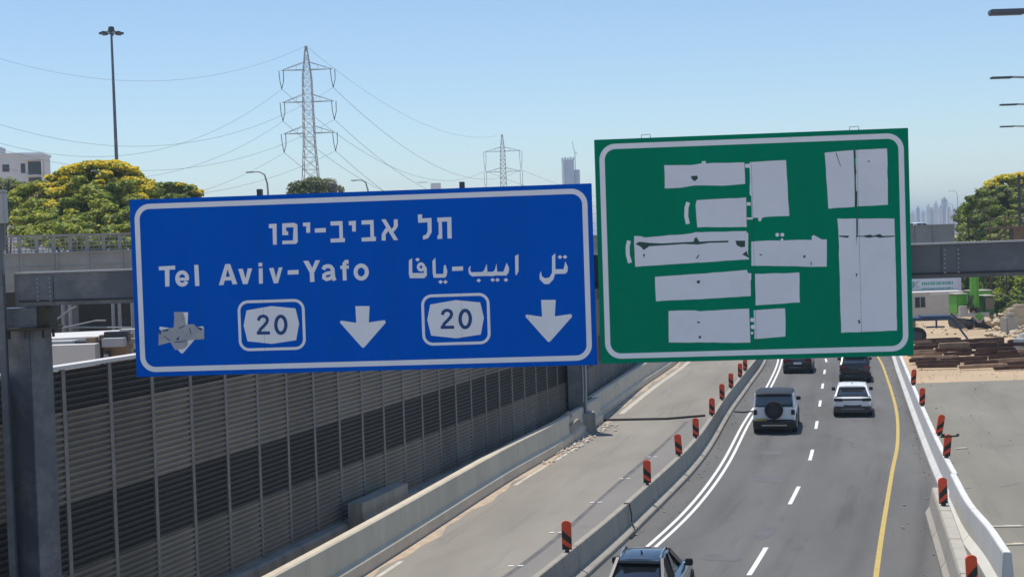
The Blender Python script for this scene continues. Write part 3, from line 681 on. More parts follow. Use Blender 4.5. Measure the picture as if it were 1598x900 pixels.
# --- green sign: covered legends
patches = ([(269,156),(372,156),(405,150),(405,142),(418,142),(420,150),(558,146),(561,224),(480,230),(378,229),(330,238),(271,241)],
 [(577,146),(707,138),(719,339),(640,342),(622,345),(618,358),(610,358),(606,346),(585,346),(582,270),(577,262)],
 [(382,300),(386,282),(563,273),(567,378),(388,380)],
 [(160,412),(185,412),(200,416),(370,402),(380,398),(565,394),(570,465),(575,495),(164,522)],
 [(582,432),(640,428),(800,425),(800,412),(808,408),(838,424),(855,424),(854,522),(583,518)],
 [(235,558),(390,548),(567,533),(570,545),(580,550),(580,628),(240,646)], [(596,548),(756,543),(757,650),(598,660)],
 [(285,680),(380,678),(395,682),(575,672),(580,795),(286,794)], [(591,678),(704,671),(706,773),(594,782)],
 [(847,111),(950,103),(954,220),(955,306),(860,313)], [(958,102),(1071,96),(1075,299),(962,305)],
 [(893,349),(1098,348),(1100,412),(1107,751),(906,759),(897,420)])
def ragged(pts, step=.13, j=.0045):
    out = []
    for a, b_ in zip(pts, pts[1:]+pts[:1]):
        n = max(1, int((b_-a).length/step))
        for i in range(n): out.append(a.lerp(b_, i/n)+Vector((random.uniform(-j, j), random.uniform(-j, j))))
    return out
for p in patches:
    fl = Flat(); fl.poly(ragged([c7(*q) for q in p])); fl.build('cover_patch', 'cover', gs)
u7 = .43333*PXM
for p in (((355,290),(349,310),(348,340),(354,368)), ((142,428),(137,450),(138,480),(146,508))): one('remaining_letter', 'white', gs, stroke=[c7(*q) for q in p], w_=14*u7)
for x, y, r in ((676,407,7),(694,407,7),(693,425,5),(586,713,8),(588,738,8),(585,760,5)): one('remaining_letter', 'white', gs, poly=ell(c7, x, y, r, r, n=12))
for x0, y0, x1, y1 in ((560,152,579,166),(566,290,580,302),(566,345,588,352),(565,400,571,465),(571,545,582,570)): one('remaining_letter', 'white', gs, poly=[c7(x0,y0), c7(x1,y0), c7(x1,y1), c7(x0,y1)])
for p in ([(165,440),(180,432),(215,436),(260,438),(375,432),(378,420),(385,415),(395,432),(430,430),(500,428),(500,434),(430,436),(390,442),(340,440),(250,446),(215,448),(195,462),(185,450)],
 [(525,428),(560,428),(560,450),(545,452),(530,444)], [(550,478),(565,465),(575,490)], [(382,492),(392,480),(397,478),(388,492)],
 [(365,196),(388,194),(390,205),(378,215),(368,206)], [(385,573),(398,570),(396,582),(388,582)], [(388,718),(398,720),(396,725),(388,723)], [(392,772),(402,770),(402,778),(394,780)],
 [(951,104),(958,104),(959,130),(953,132)], [(952,155),(958,152),(961,185),(954,195)], [(957,250),(964,250),(964,303),(957,304)],
 [(960,349),(966,349),(966,405),(962,420),(961,452)], [(898,410),(935,410),(930,418),(915,416),(900,414)], [(960,410),(985,411),(1010,406),(1020,411),(1045,404),(1055,411),(1098,410),(1098,414),(1060,416),(1045,418),(1030,414),(1005,418),(985,414),(960,414)],
 [(966,715),(972,712),(975,724),(970,728)], [(958,545),(965,548),(961,560)], [(770,482),(778,480),(776,490),(770,490)], [(796,505),(800,503),(799,518),(797,518)], [(610,475),(622,478),(618,483)], [(192,478),(200,475),(197,490)],
 [(886,112),(889,112),(906,165),(903,160)], [(1000,142),(1010,140),(1006,146)]):
    fl = Flat(); fl.k = 4; fl.poly([c7(*q) for q in p]); fl.build('tear', 'tear', gs)

for cx_ in (580.5, 962):
    fl = Flat(); fl.k = 0; a, b_ = c7(cx_, 70), c7(cx_, 850); fl.poly([(a.x-.003, GB[2]+.2), (a.x+.003, GB[2]+.2), (a.x+.003, GB[3]-.2), (a.x-.003, GB[3]-.2)]); fl.build('panel_seam', 'tear', gs)
for k in range(1, 7):
    x = BB[0]+(BB[1]-BB[0])*k/7; fl = Flat(); fl.k = 0; fl.poly([(x-.002, BB[2]+.2), (x+.002, BB[2]+.2), (x+.002, BB[3]-.2), (x-.002, BB[3]-.2)]); fl.build('panel_seam', 'bluedeep', bs)
# second gantry's column farther down the road
g = G(902, 640, .7); cy = 67.5; cx = (ray(899, 600).x/ray(899, 600).y)*cy
fc = empty('steel_column', (cx, cy, 0), label='grey steel column on a concrete plinth below the right end of the blue sign', cat='column')
mkbox('shaft', (0, 0, 4.3), (.78, .6, 7.2), 'steel', fc)
mkbox('plinth', (.05, -.1, .45), (1.5, 1.2, .9), 'concrete', fc)
b = MB(); b.tube([(.42, -.28, .95), (.44, -.30, 3), (.42, -.30, 7.5)], .05, 6); b.tube([(.30, -.34, 1.4), (.30, -.34, 7.5)], .035, 6); b.build('conduit', 'cablegrey', fc)
b = MB(); q = P(872, 640, 64); b.bar((-.7, 0, .0), (.5, .3, .9), .22, .3); b.bar((.1, -.2, 0), (.9, .2, .55), .2, .3)
tag(b.build('broken_slab', 'concrete', loc=(q.x, 64, .35)), 'tilted broken concrete slab between noise barrier and parapet', 'slab')

# ------------------------------------------------------------------ cars
def loft(b, st, mi=0, cap=True):
    n = len(st[0]); k = len(st); vs = [p for s in st for p in s]
    fs = [(i*n+j, i*n+(j+1) % n, (i+1)*n+(j+1) % n, (i+1)*n+j) for i in range(k-1) for j in range(n)]
    if cap: fs += [tuple(range(n)), tuple((k-1)*n+j for j in range(n))[::-1]]
    b.add(vs, fs, mi)
def lerp(a, b, t): return a+(b-a)*t
def make_car(name, L=4.4, W=1.84, Ht=1.62, belt=.98, hood=.98, paint='cwhite', boxy=False, rear_rake=.35, roof_paint=None, lower='black', label='', spare=False, rails=False, trunk=0, tailband=False, bright=None, wheel=.34, wtop=None, wbelt=None, cabin=.50, pil=None):
    root = empty(name, label=label, cat='car', group='cars on the open carriageway')
    hw = W/2; zb = .27
    # lower body: y = 0 rear bumper ... L front
    st = []
    prof = [(0.0, .80, .50, .74, .90), (.06, .93, .40, .80, .97), (.25, .985, .30, .85, 1.0), (.9, 1, zb, .86, 1.0), (1.4, 1, zb, .86, 1.0), (L*.5, 1, zb, .86, 1.0), (L*.66, 1, zb, .86, 1.0), (L*.74, .99, zb, .85, hood/belt), (L*.88, .97, zb, .78, hood/belt*.95), (L*.96, .90, .33, .66, hood/belt*.86), (L, .72, .42, .56, hood/belt*.74)]
    if boxy: prof = [(0.0, .95, .45, .80, 1.0), (.05, .98, .40, .86, 1.0), (.9, .98, zb+.1, .88, 1.0), (L*.5, .98, zb+.1, .88, 1.0), (L*.66, .98, zb+.1, .88, 1.0), (L*.72, .96, zb+.1, .88, 1.0), (L*.95, .90, zb+.1, .85, .98), (L, .85, .45, .80, .95)]
    for (y, wf, z0, zs, bt) in prof:
        w_ = hw*wf; zt_ = belt*bt; zs = zs*belt
        half = [(w_*.80, z0), (w_*.96, z0+.10), (w_, z0+(zs-z0)*.45), (w_, zs), (w_*.955, zs+(zt_-zs)*.7), (w_*.90, zt_), (w_*.5, zt_+.015)]
        st.append([(x, y, z) for x, z in half]+[(-x, y, z) for x, z in half[::-1]])
    b = MB(); loft(b, st); b.build('body', paint, root, smooth=True, bevel=0)
    # lower cladding
    b = MB(); z1 = .48 if not boxy else .60
    cl = []
    for (y, wf) in ((-.03, .86), (.05, .97), (.3, 1.0), (L*.9, .99), (L-.02, .84), (L+.03, .72)):
        w_ = hw*wf+.018; cl.append([(w_*.9, y, .24), (w_, y, .32), (w_, y, z1), (w_*.93, y, z1+.04), (-w_*.93, y, z1+.04), (-w_, y, z1), (-w_, y, .32), (-w_*.9, y, .24)])
    loft(b, cl); b.build('bumper', lower, root, smooth=True)
    # greenhouse
    y0 = .10+trunk; yr = y0+rear_rake; yf = L*cabin; yw = L*.72
    def ring(y, zt_, wt, wb, zb_): return [(hw*wb, y, zb_), (hw*(wb*.45+wt*.55), y, lerp(zb_, zt_, .6)), (hw*wt, y, zt_-.06), (hw*wt*.86, y, zt_), (-hw*wt*.86, y, zt_), (-hw*wt, y, zt_-.06), (-hw*(wb*.45+wt*.55), y, lerp(zb_, zt_, .6)), (-hw*wb, y, zb_)]
    wt = wtop or (.74 if not boxy else .86); wb = wbelt or (.90 if not boxy else .93)
    gl = [ring(y0, belt+.06, wb*.95, wb, belt-.03), ring(yr, Ht-.06, wt*.97, wb, belt-.03), ring(lerp(yr, yf, .5), Ht-.015, wt, wb, belt-.03), ring(yf, Ht-.03, wt, wb, belt-.03), ring(yf+.12, Ht-.07, wt*.98, wb, belt-.03), ring(yw, belt+.03, wb*.9, wb, belt-.03)]
    b = MB(); loft(b, gl); b.build('window_glass', 'glass', root, smooth=True)
    # roof
    b = MB(); rf = []
    rp_ = roof_paint or paint
    for (y, z, k) in ((yr-.16, Ht-.045, .93), (yr+.05, Ht-.005, .98), (lerp(yr, yf, .5), Ht+.03, 1.0), (yf, Ht+.008, 1.0), (yf+.15, Ht-.045, .97)):
        a = hw*wt*k
        rf.append([(a*1.03, y, z-.075), (a*1.03, y, z-.04), (a*.9, y, z+.005), (a*.45, y, z+.02), (-a*.45, y, z+.02), (-a*.9, y, z+.005), (-a*1.03, y, z-.04), (-a*1.03, y, z-.075)])
    loft(b, rf); b.build('roof', rp_, root, smooth=True)
    # pillars
    for sx in (-1, 1):
        b = MB()
        b.bar((sx*hw*wb*.97, y0+.02, belt-.03), (sx*hw*wt*.99, yr-.02, Ht-.06), .07, .12)
        b.build('pillar', pil or paint, root); b = MB()
        b.bar((sx*hw*wb*.99, yw-.02, belt), (sx*hw*wt*.99, yf+.1, Ht-.06), .07, .10)
        b.build('pillar', pil or paint, root); b = MB()
        b.bar((sx*hw*(wb+.012), lerp(yr, yf, .62), belt-.02), (sx*hw*(wt+.01), lerp(yr, yf, .66), Ht-.06), .05, .08)
        b.build('pillar', pil or paint, root); b = MB()
        b.bar((sx*hw*(wb+.008), yr+.28, belt-.02), (sx*hw*(wt+.005), yr+.12, Ht-.06), .05, .16)
        b.build('pillar', pil or paint, root)
        # mirror
        b = MB(); ym = L*.655
        mxx = hw*max(wb, .9); b.box((sx*(mxx+.10), ym, belt+.09), (.18, .12, .16)); b.box((sx*(mxx+.02), ym, belt+.03), (.12, .08, .05))
        b.build('mirror', 'black', root, bevel=.02)
        # tail lamp
        b = MB()
        if boxy: b.box((sx*hw*.87, -.02, belt*.82), (.16, .10, .22))
        else: b.box((sx*hw*.74, .005, belt*.85), (.40, .14, .13), rz=sx*.25)
        b.build('tail_lamp', 'tail' if not (tailband or boxy) else 'black', root, bevel=.02)  # boxy car: lamps in black, their shade is put into the colour
        if rails:
            b = MB(); b.tube([(sx*hw*wt*.90, yr+.0, Ht-.02), (sx*hw*wt*.92, yr+.2, Ht+.075), (sx*hw*wt*.93, yf-.15, Ht+.075), (sx*hw*wt*.92, yf+.05, Ht-.02)], .02, 6); b.build('roof_rail', 'chrome', root, smooth=True)
    for yy in (L*.19, L*.81):
        for sx in (-1, 1):
            b = MB(); x = sx*(hw-.10)
            b.tube([(x-.115, yy, wheel), (x-.10, yy, wheel), (x+.10, yy, wheel), (x+.115, yy, wheel)], [wheel-.03, wheel, wheel, wheel-.03], 20)
            wo = b.build('wheel', 'rubber', root, smooth=True)
            b = MB(); b.cyl((x+sx*.113, yy, wheel), (x+sx*.122, yy, wheel), wheel*.64, n=16); b.build('rim', 'rim', wo)
            b = MB(); b.tube([(sx*(hw-.22), yy, wheel), (sx*(hw+.004), yy, wheel)], wheel+.06, 20); b.build('wheel_arch', 'black', root)
    # rear details
    b = MB(); b.box((-.0 if not boxy else -hw*.62, -.03 if not boxy else -.05, belt*.66 if not boxy else .62), (.50, .02, .12)); b.build('number_plate', 'plate' if boxy else bright or 'cwhite', root)
    if tailband:
        b = MB(); b.box((0, -.005, belt*.86), (W*.80, .07, .075)); b.build('light_bar', 'black', root, bevel=.01)
        b = MB(); b.box((0, .0, belt*.50), (W*.46, .05, .2)); b.build('plate_recess', 'cgrey', root, bevel=.01)
    b = MB(); b.box((0, yr-.14, Ht-.06), (hw*wt*1.75, .20, .04)); b.build('spoiler', rp_, root, bevel=.012)
    if not boxy:
        b = MB(); b.box((0, .02, .40), (W*.62, .10, .06)); b.build('skid_plate', 'cablegrey', root, bevel=.01)
        b = MB(); b.tube([(0, yr+.3, Ht), (0, yr+.16, Ht+.10)], .02, 6); b.build('antenna', 'black', root)
    if spare:
        b = MB(); b.tube([(0, -.30, belt*.92), (0, -.28, belt*.92), (0, -.06, belt*.92), (0, -.04, belt*.92)], [.36, .40, .40, .36], 24); sw = b.build('spare_wheel', 'rubber', root, smooth=True)
        b = MB(); b.cyl((0, -.302, belt*.92), (0, -.315, belt*.92), .22, n=16); b.build('hub', 'black', sw)
        b = MB(); b.box((0, -.16, .52), (W*.90, .22, .16)); b.build('rear_bumper', 'black', root, bevel=.02)
        b = MB(); b.box((0, -.10, .405), (W*.58, .14, .05)); b.build('tow_bar', 'chrome', root)
    return root
def put(o, px, py, f, turn=0):
    g = G(px, py); o.location = (g.x, g.y, .004); tv = tangent(f, g.y+2); o.rotation_euler.z = -math.atan2(tv.x, tv.y)+radians(turn)
c = make_car('suv', 4.2, 1.74, 1.54, .97, .97, 'cblue', rails=True, rear_rake=.92, wtop=.585, wbelt=.76, cabin=.47, pil='cgrey', label='slate blue hatchback SUV with roof rails, nearest, cut off by the bottom edge')
put(c, 991, 991, f_da, 4.5)
c = make_car('jeep', 4.5, 1.88, 1.80, 1.17, 1.15, 'cwhite', boxy=True, rear_rake=.14, roof_paint='black', spare=True, wheel=.40, label='boxy white off-road car with a black spare wheel on its rear door')
put(c, 1209, 677, f_da)
c = make_car('crossover', 4.3, 1.77, 1.46, .98, .96, 'cwhite', tailband=True, rear_rake=.72, wtop=.70, lower='cgrey', label='white crossover with a dark band between its tail lights, in the right lane')
put(c, 1331, 651, f_da)
c = make_car('black_suv', 4.6, 1.80, 1.60, 1.05, 1.03, 'cblack', rear_rake=.72, bright='cgrey', label='glossy black SUV in the right lane ahead of the white crossover')
put(c, 1335, 597, f_da)
c = make_car('dark_hatchback', 4.3, 1.82, 1.58, 1.0, 1.0, 'cgrey', rear_rake=.4, label='dark grey car half hidden by the lower edge of the green sign')
put(c, 1245, 583, f_da)

# ------------------------------------------------------------------ flyover behind the signs
BA, BBp = Vector((-62, 96, 0)), Vector((47.5, 158, 0))
bd = (BBp-BA); BLn = bd.length; bd.normalize(); bn = Vector((bd.y, -bd.x, 0))     # bn points to the viewer
br = empty('flyover', BA, math.atan2(bd.y, bd.x), label='grey concrete flyover with a mesh fence crossing behind the road signs', cat='bridge')
b = MB(); b.box((BLn/2, 6, 6.75), (BLn, 12, .9)); b.build('deck', 'parapet', br)
b = MB()
for yy in (0, 12):
    b.box((BLn/2, yy, 8.05), (BLn, .25, 2.3))
npil = int(BLn/2.6)
for k in range(npil): b.box((k*2.6+.5, -.165, 8.05), (.16, .10, 2.3))
b.box((BLn/2, -.15, 8.1), (BLn, .05, .08)); b.box((BLn/2, -.2, 9.15), (BLn, .2, .12))
b.build('parapet', 'parapet', br)
b = MB()
for k in range(int(BLn*.62/1.25)):
    b.box((k*1.25+.3, 0, 9.2+.63), (.26, .16, 1.26))
for z in (9.34, 9.62, 9.95, 10.22): b.box((BLn*.31, 0, z), (BLn*.62, .05, .07))
b.box((BLn*.31, 0, 10.45), (BLn*.62, .14, .16))
for k in range(int(BLn*.62/.42)): b.box((k*.42+.1, .02, 9.8), (.05, .03, 1.2))
b.build('fence', 'parapet', br)
for x in (8, 33, 62, 92, 121):
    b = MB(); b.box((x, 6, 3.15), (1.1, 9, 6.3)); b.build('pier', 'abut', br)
# dark wall under and behind the flyover at the left
b = MB(); q = P(150, 500, 112); b.box((0, 0, 3.1), (40, 1, 6.2), rz=.3)
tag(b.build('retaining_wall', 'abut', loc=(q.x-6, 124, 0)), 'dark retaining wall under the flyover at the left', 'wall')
# pale flat roof shed and poles between noise barrier and flyover
q = P(150, 535, 62)
sh = empty('shed', (q.x-2, 64, 0), .28, label='low shed with a white flat roof behind the noise barrier', cat='shed')
b = MB(); b.box((0, 0, 5.30), (17, 7, .12)); b.box((2, -3.3, 5.42), (10, .5, .12)); b.build('roof', 'roofw', sh, bevel=.02)
b = MB(); b.box((0, -3.52, 5.08), (17.1, .08, .42)); b.build('fascia', 'cablegrey', sh)
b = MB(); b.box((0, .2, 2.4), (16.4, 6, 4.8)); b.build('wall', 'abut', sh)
b = MB()
for k in range(9): b.box((-7+k*1.75, -2.98, 4.3), (.9 if k % 2 else .6, .2, .5 if k % 3 else .3), mi=k % 2)
b.build('window_strip', ['cablegrey', 'ochre'], sh)
rr = random.Random(5)
for i in range(16):
    q = P(84+i*8+rr.uniform(-3, 3), 562-i*1.2+rr.uniform(-3, 4), 44+rr.uniform(0, 4)); d = (rr.uniform(.5, 1.5), rr.uniform(.4, 1), rr.uniform(.25, .7))
    b = MB(); b.box((0, 0, -q.z/2+d[2]/2), (d[0], d[1], q.z+d[2]) if i % 4 == 0 else (d[0], d[1], d[2]))
    if i % 4: b.bar((0, 0, -q.z), (0, 0, 0), .12)
    b.box((d[0]*.2, 0, d[2]*.7), (d[0]*.5, d[1]*.6, d[2]*.5))
    tag(b.build('scrap_rack', ['cablegrey', 'darksteel', 'timberl', 'darksteel', 'roofw'][i % 5], loc=q), 'rack of site materials behind the noise barrier, below the white shed roof', 'rack', 'racks of materials behind the noise barrier')
for k, (px, top, bot, D) in enumerate(((98,478,520,72),(109,476,520,72),(176,474,518,73),(186,474,518,73),(206,474,516,74))):
    a = P(px, top, D); b = MB(); b.tube([(0, 0, 0), (0, 0, a.z+1)], .085, 8)
    tag(b.build('post', 'galv', loc=(a.x, a.y, 0)), 'slim pale steel post above the white shed roof, below the gantry beam', 'post', 'steel posts above the shed roof')
for k, pts in enumerate((((80,505),(110,482),(118,478)), ((90,510),(206,511)), ((100,511),(150,500),(165,500)))):
    b = MB(); p3 = [P(x, y, 71) for x, y in pts]; o0 = p3[0].copy(); b.tube([p-o0 for p in p3], .045, 6)
    tag(b.build('rail', 'galv', loc=o0), ['slanting pale rail beside the gantry column above the shed roof', 'long level pale rail just above the shed roof', 'short bent rail between the pale posts above the shed roof'][k], 'rail')

# ------------------------------------------------------------------ trees
def crown_mesh(blobs, n, size, mats, weights, rnd, flower=None, core=.78):
    b = MB()
    for bl_ in blobs:                                   # inner foliage mass
        c, r = bl_[:2]; c = Vector(c); vs = []; nu, nv = 10, 7
        for i in range(nv+1):
            for j in range(nu):
                th = pi*i/nv; ph = 2*pi*j/nu; d = Vector((sin(th)*cos(ph), sin(th)*sin(ph), cos(th)))
                k = core*(1+.25*mnoise.noise(d*2+c)); vs.append(c+Vector((d.x*r[0]*k, d.y*r[1]*k, d.z*r[2]*k)))
        b.add(vs, [(i*nu+j, i*nu+(j+1) % nu, (i+1)*nu+(j+1) % nu, (i+1)*nu+j) for i in range(nv) for j in range(nu)], 0)
    tot = [q[1][0]*q[1][2] for q in blobs]
    for _ in range(n):
        bq = rnd.choices(blobs, tot)[0]; c, r = bq[:2]; c = Vector(c)
        d = Vector((rnd.gauss(0, 1), rnd.gauss(0, 1), rnd.gauss(.15, 1))).normalized()
        lump = 1+.22*mnoise.noise((c+d*max(r))*.55)+.12*mnoise.noise((c+d*max(r))*1.7)
        k = rnd.uniform(.72, 1.04)*lump; p = c+Vector((d.x*r[0]*k, d.y*r[1]*k, d.z*r[2]*k))
        s = size*rnd.uniform(.5, 1.25)
        nrm = (d*.8+Vector((rnd.gauss(0, .6), rnd.gauss(0, .6), rnd.gauss(.85, .5)))).normalized(); q = nrm.to_track_quat('Z', 'Y').to_matrix() @ Matrix.Rotation(rnd.uniform(0, 6.3), 3, 'Z')
        mi = rnd.choices(range(len(weights)), weights)[0]
        cl = mnoise.noise(p*.45)
        if cl > .12 and mi == 0 and len(weights) > 1: mi = 1
        if cl < -.22 and len(weights) > 2: mi = 2
        if flower and flower(p, rnd): mi = len(weights)
        if len(bq) > 2 and d.z > -.35 and rnd.random() < bq[2]: mi = len(weights)
        vs = [p+q @ Vector(v)*s for v in ((-.5, -.28, 0), (0, -.42, .08), (.5, -.25, 0), (.42, .3, .05), (-.1, .45, 0), (-.48, .22, .06))]
        b.add(vs, [(0,1,2,3), (0,3,4,5)], mi)
    return b
def tree(name, loc, blobs, n, size, label, mats=('leaf','leafb','leafd'), weights=(5,2,2), flower=None, h=6, r0=.3, seed=1, group=None, core=.78, cat='tree'):
    rnd = random.Random(seed); root = empty(name, loc, label=label, cat=cat, group=group)
    ms = list(mats)+(['flower'] if flower else [])
    crown_mesh(blobs, n, size, ms, weights, rnd, flower, core).build('crown', ms, root, fixn=False)
    b = MB(); b.tube([(0, 0, 0), (.1, 0, h*.5), (0, .1, h)], [r0, r0*.8, r0*.6], 8)
    for q_ in blobs[:7]:
        c = Vector(q_[0]); b.tube([(0, .05, h*.75), Vector((0, .05, h*.75)).lerp(c, .5)+Vector((0, 0, .3)), c], [r0*.55, r0*.35, r0*.15], 6)
    b.build('trunk', 'bark', root, smooth=True); return root
def tree_mound(name, D, base_px, prof, ybot, nclump, n, size, label, rx=(9, 18), fl_zone=None, slope=.10, fill=(), **k):
    """crown of many flattened leaf clumps under the outline prof = [(px, top py), ...]; lower clumps stand nearer the viewer"""
    rnd = random.Random(k.get('seed', 1)*7); s = D/F; base = P(base_px, 400, D); base.z = 0; bl = []
    def top(x):
        for (a, ya), (b_, yb) in zip(prof, prof[1:]):
            if a <= x <= b_: return ya+(yb-ya)*(x-a)/(b_-a)
        return prof[-1][1] if x > prof[-1][0] else prof[0][1]
    for (x, y, a_, b_) in fill:
        p = P(x, y, D+1.5); bl.append(((p.x-base.x, p.y-base.y, p.z), (a_*s, a_*s*.9, b_*s))+((0,) if fl_zone else ()))
    for i in range(nclump):
        x = rnd.uniform(prof[0][0]+4, prof[-1][0]-4); t_ = top(x); rp = rnd.uniform(*rx); rh = rp*rnd.uniform(.34, .55)
        u = rnd.random() if i > nclump*.22 else 0
        y = t_+rh*.8+u*(ybot-t_-rh)
        p = P(x, y, D-(y-t_)*slope+rnd.uniform(-.8, .8)); q = ((p.x-base.x, p.y-base.y, p.z), (rp*s, rp*s*.9, rh*s))
        bl.append(q+((fl_zone(x, y, y-t_, rnd),) if fl_zone else ()))
    return tree(name, base, bl, n, size, label, flower=(lambda p, r: False) if fl_zone else None, **k)
def wpt(px, py, D): return P(px, py, D)
def tree_px(name, D, base_px, blobs_px, n, size, label, **k):
    """blob list measured in the photo as (px, py, half-width px, half-height px, depth offset m) at distance D"""
    s = D/F; base = P(base_px, 400, D); base.z = 0; bl = []
    for (x, y, rx, ry, dy) in blobs_px:
        p = P(x, y, D+dy); bl.append((tuple(p-base), (rx*s, max(rx*s*.9, ry*s), ry*s)))
    return tree(name, base, bl, n, size, label, **k)
tree_mound('flowering_tree', 134, 130, [(22,302),(45,288),(75,278),(105,262),(140,252),(180,251),(205,262),(225,280),(245,300)], 385, 230, 42000, .27,
  'large rounded tree with yellow blossom across its top, behind the flyover fence', weights=(4,5,2), h=7, r0=.4, seed=11,
  fill=[(60,345,38,38),(95,318,45,40),(140,300,50,42),(185,300,48,42),(215,325,38,40),(120,350,60,45),(180,355,60,45)],
  fl_zone=lambda x, y, dy, r: (.92 if (dy < 36+14*sin(x*.09) and 64 < x < 236 and r.random() < .90) else (.06 if r.random() < .3 else 0)))
tree_mound('flowering_tree', 150, 268, [(232,294),(250,285),(280,285),(300,291),(322,302)], 345, 55, 9000, .27,
  'smaller darker tree with a few yellow blooms between the big tree and blue sign', rx=(7, 13), fill=[(262,312,26,20),(292,314,24,16),(245,325,22,25)], mats=('leafd','leaf','leafd'), weights=(5,3,1), h=7, r0=.3, seed=12,
  fl_zone=lambda x, y, dy, r: .85 if (x > 276 and dy < 16 and r.random() < .7) else 0)
tree_px('green_tree', 160, 10, [(8,300,34,22,0),(-25,305,34,28,0),(20,325,30,30,0),(-40,330,40,40,0)], 9000, .3, 'dark green tree in front of the white apartment building at the left edge', mats=('leafd','leaf','leafg'), weights=(5,2,1), h=6, r0=.3, seed=13)
tree_px('dusty_tree', 190, 470, [(468,296,18,13,0),(490,290,20,14,0),(480,312,34,22,0)], 5000, .29, 'small dusty green tree at the foot of the near pylon', mats=('leafg','leafg','leafd'), weights=(5,2,1), h=10, r0=.25, seed=14)
tree_px('dry_tree', 196, 515, [(512,289,16,11,0),(522,297,14,10,0),(510,312,22,20,0)], 2600, .3, 'sparse pale dry tree right of the dusty tree near the pylon', mats=('leafp','leafg'), weights=(5,1), h=10, r0=.2, seed=15, core=.3)
tree_mound('flowering_tree', 172, 1560, [(1496,340),(1512,318),(1530,300),(1545,284),(1565,274),(1600,270),(1640,282),(1660,310)], 385, 150, 28000, .28,
  'large dark tree with yellow blossom on top at the right edge behind the gantry beam', weights=(4,2,4), mats=('leaf','leafg','leafd'), h=7, r0=.4, seed=16,
  fill=[(1525,350,26,26),(1550,335,32,36),(1580,318,38,36),(1615,325,40,44),(1570,360,50,30)],
  fl_zone=lambda x, y, dy, r: .9 if (x > 1536 and dy < 14 and r.random() < .85) else 0)
tree_px('young_tree', 165, 1512, [(1516,310,10,5,0),(1508,330,7,7,0),(1522,318,6,8,0)], 420, .36, 'thin leafy shoots left of the dark flowering tree on the right', mats=('leafd','leaf'), weights=(4,2), h=11, r0=.12, seed=17, core=.2)
BU = [(1512,440,16,24,150),(1548,445,26,32,156),(1578,450,26,30,152),(1600,462,24,34,148),(1562,478,22,20,146),(1590,487,22,18,144),(1625,465,30,40,150)]
BL_ = ['dark bush beside the end of the white cabin','tall dusty bush right behind the green rig','broad dusty bush right of the tall one behind the rubble','bush at the right picture edge below the gantry beam','low bush directly behind the rubble heap','low dusty bush at the right edge above the rubble','bush just outside the right edge of the yard']
for i, (x, y, rx, ry, D) in enumerate(BU):
    tree_px('bush', D, x, [(x,y,rx,ry,0),(x-rx*.5,y+ry*.7,rx*.9,ry*.8,0),(x+rx*.5,y+ry*.6,rx*.8,ry*.8,-1)], 5000, .26, BL_[i], mats=('leafg','leaf','leafd') if i else ('leafd','leafd','leaf'), weights=(5,2,1), h=1.2, r0=.12, seed=20+i, group='bushes behind the work yard', cat='bush')

# ------------------------------------------------------------------ apartment building at the left
D = 250; s = D/F; a = P(-60, 400, D); bdl = empty('apartment_building', (P(36, 285, D).x, D, 0), .12, label='white apartment building with dark window openings beyond the trees at the left', cat='building')
zt_ = P(38, 238, D).z
b = MB(); b.box((-3.2, 4, (zt_-.4)/2), (12.5, 9, zt_-.4)); b.build('wall', 'ren', bdl)
b = MB(); b.box((-3.2, 4, zt_-.25), (12.9, 9.4, .35)); b.box((2.4, -.8, zt_-.9), (3.9, 1.4, .9)); b.build('parapet', 'ren', bdl)
b = MB(); b.box((-6.2, 4, zt_+.55), (4.4, 5, 1.3)); b.build('roof_house', 'cablegrey', bdl)
for (x, z, w_, h_) in ((-2.6, zt_-2.6, 1.1, 1.2), (.2, zt_-2.7, .7, 1.6), (-6.2, zt_-2.8, 1.4, 1.3), (-2.6, zt_-5.8, 1.1, .8), (.2, zt_-5.6, .7, 1.2), (-6.2, zt_-5.8, 1.4, 1.2)):
    b = MB(); b.box((x, -.52, z), (w_, .1, h_)); b.build('window', 'win', bdl)
for z in (zt_-2.8, zt_-5.5):
    b = MB(); b.box((2.35, -.55, z), (2.6, .12, 2.4)); bo = b.build('balcony', 'win', bdl)
    b = MB(); b.box((2.35, -1.2, z-1.2), (3.4, 1.3, .2)); b.box((3.5, -1.2, z), (.2, 1.1, 2.4)); b.build('slab', 'ren', bo)

# ------------------------------------------------------------------ high mast, lamps
tp = P(172, 48, 200); 
hm = empty('high_mast', (P(184, 300, 200).x, 200, 0), label='tall grey floodlight mast with a ring of lamps, rising above the yellow tree', cat='light mast')
b = MB(); dx = 0
b.tube([(0, 0, 0), (0, 0, tp.z)], [.36, .15], 12); b.build('mast', 'steel', hm, smooth=True)
b = MB(); b.tube([(1.1*cos(2*pi*k/16), 1.1*sin(2*pi*k/16), tp.z-.3) for k in range(17)], .07, 6); b.cyl((0, 0, tp.z-.1), (0, 0, tp.z+.5), .5, .35, 12)
for k in range(4): b.bar((0, 0, tp.z-.3), (1.1*cos(k*pi/2), 1.1*sin(k*pi/2), tp.z-.3), .08)
b.build('lamp_ring', 'darksteel', hm)
for k in range(8):
    a = 2*pi*k/8+.2; b = MB(); b.box((1.25*cos(a), 1.25*sin(a), tp.z-.38), (.75, .42, .28), rz=a); b.build('floodlight', 'darksteel', hm, bevel=.03)
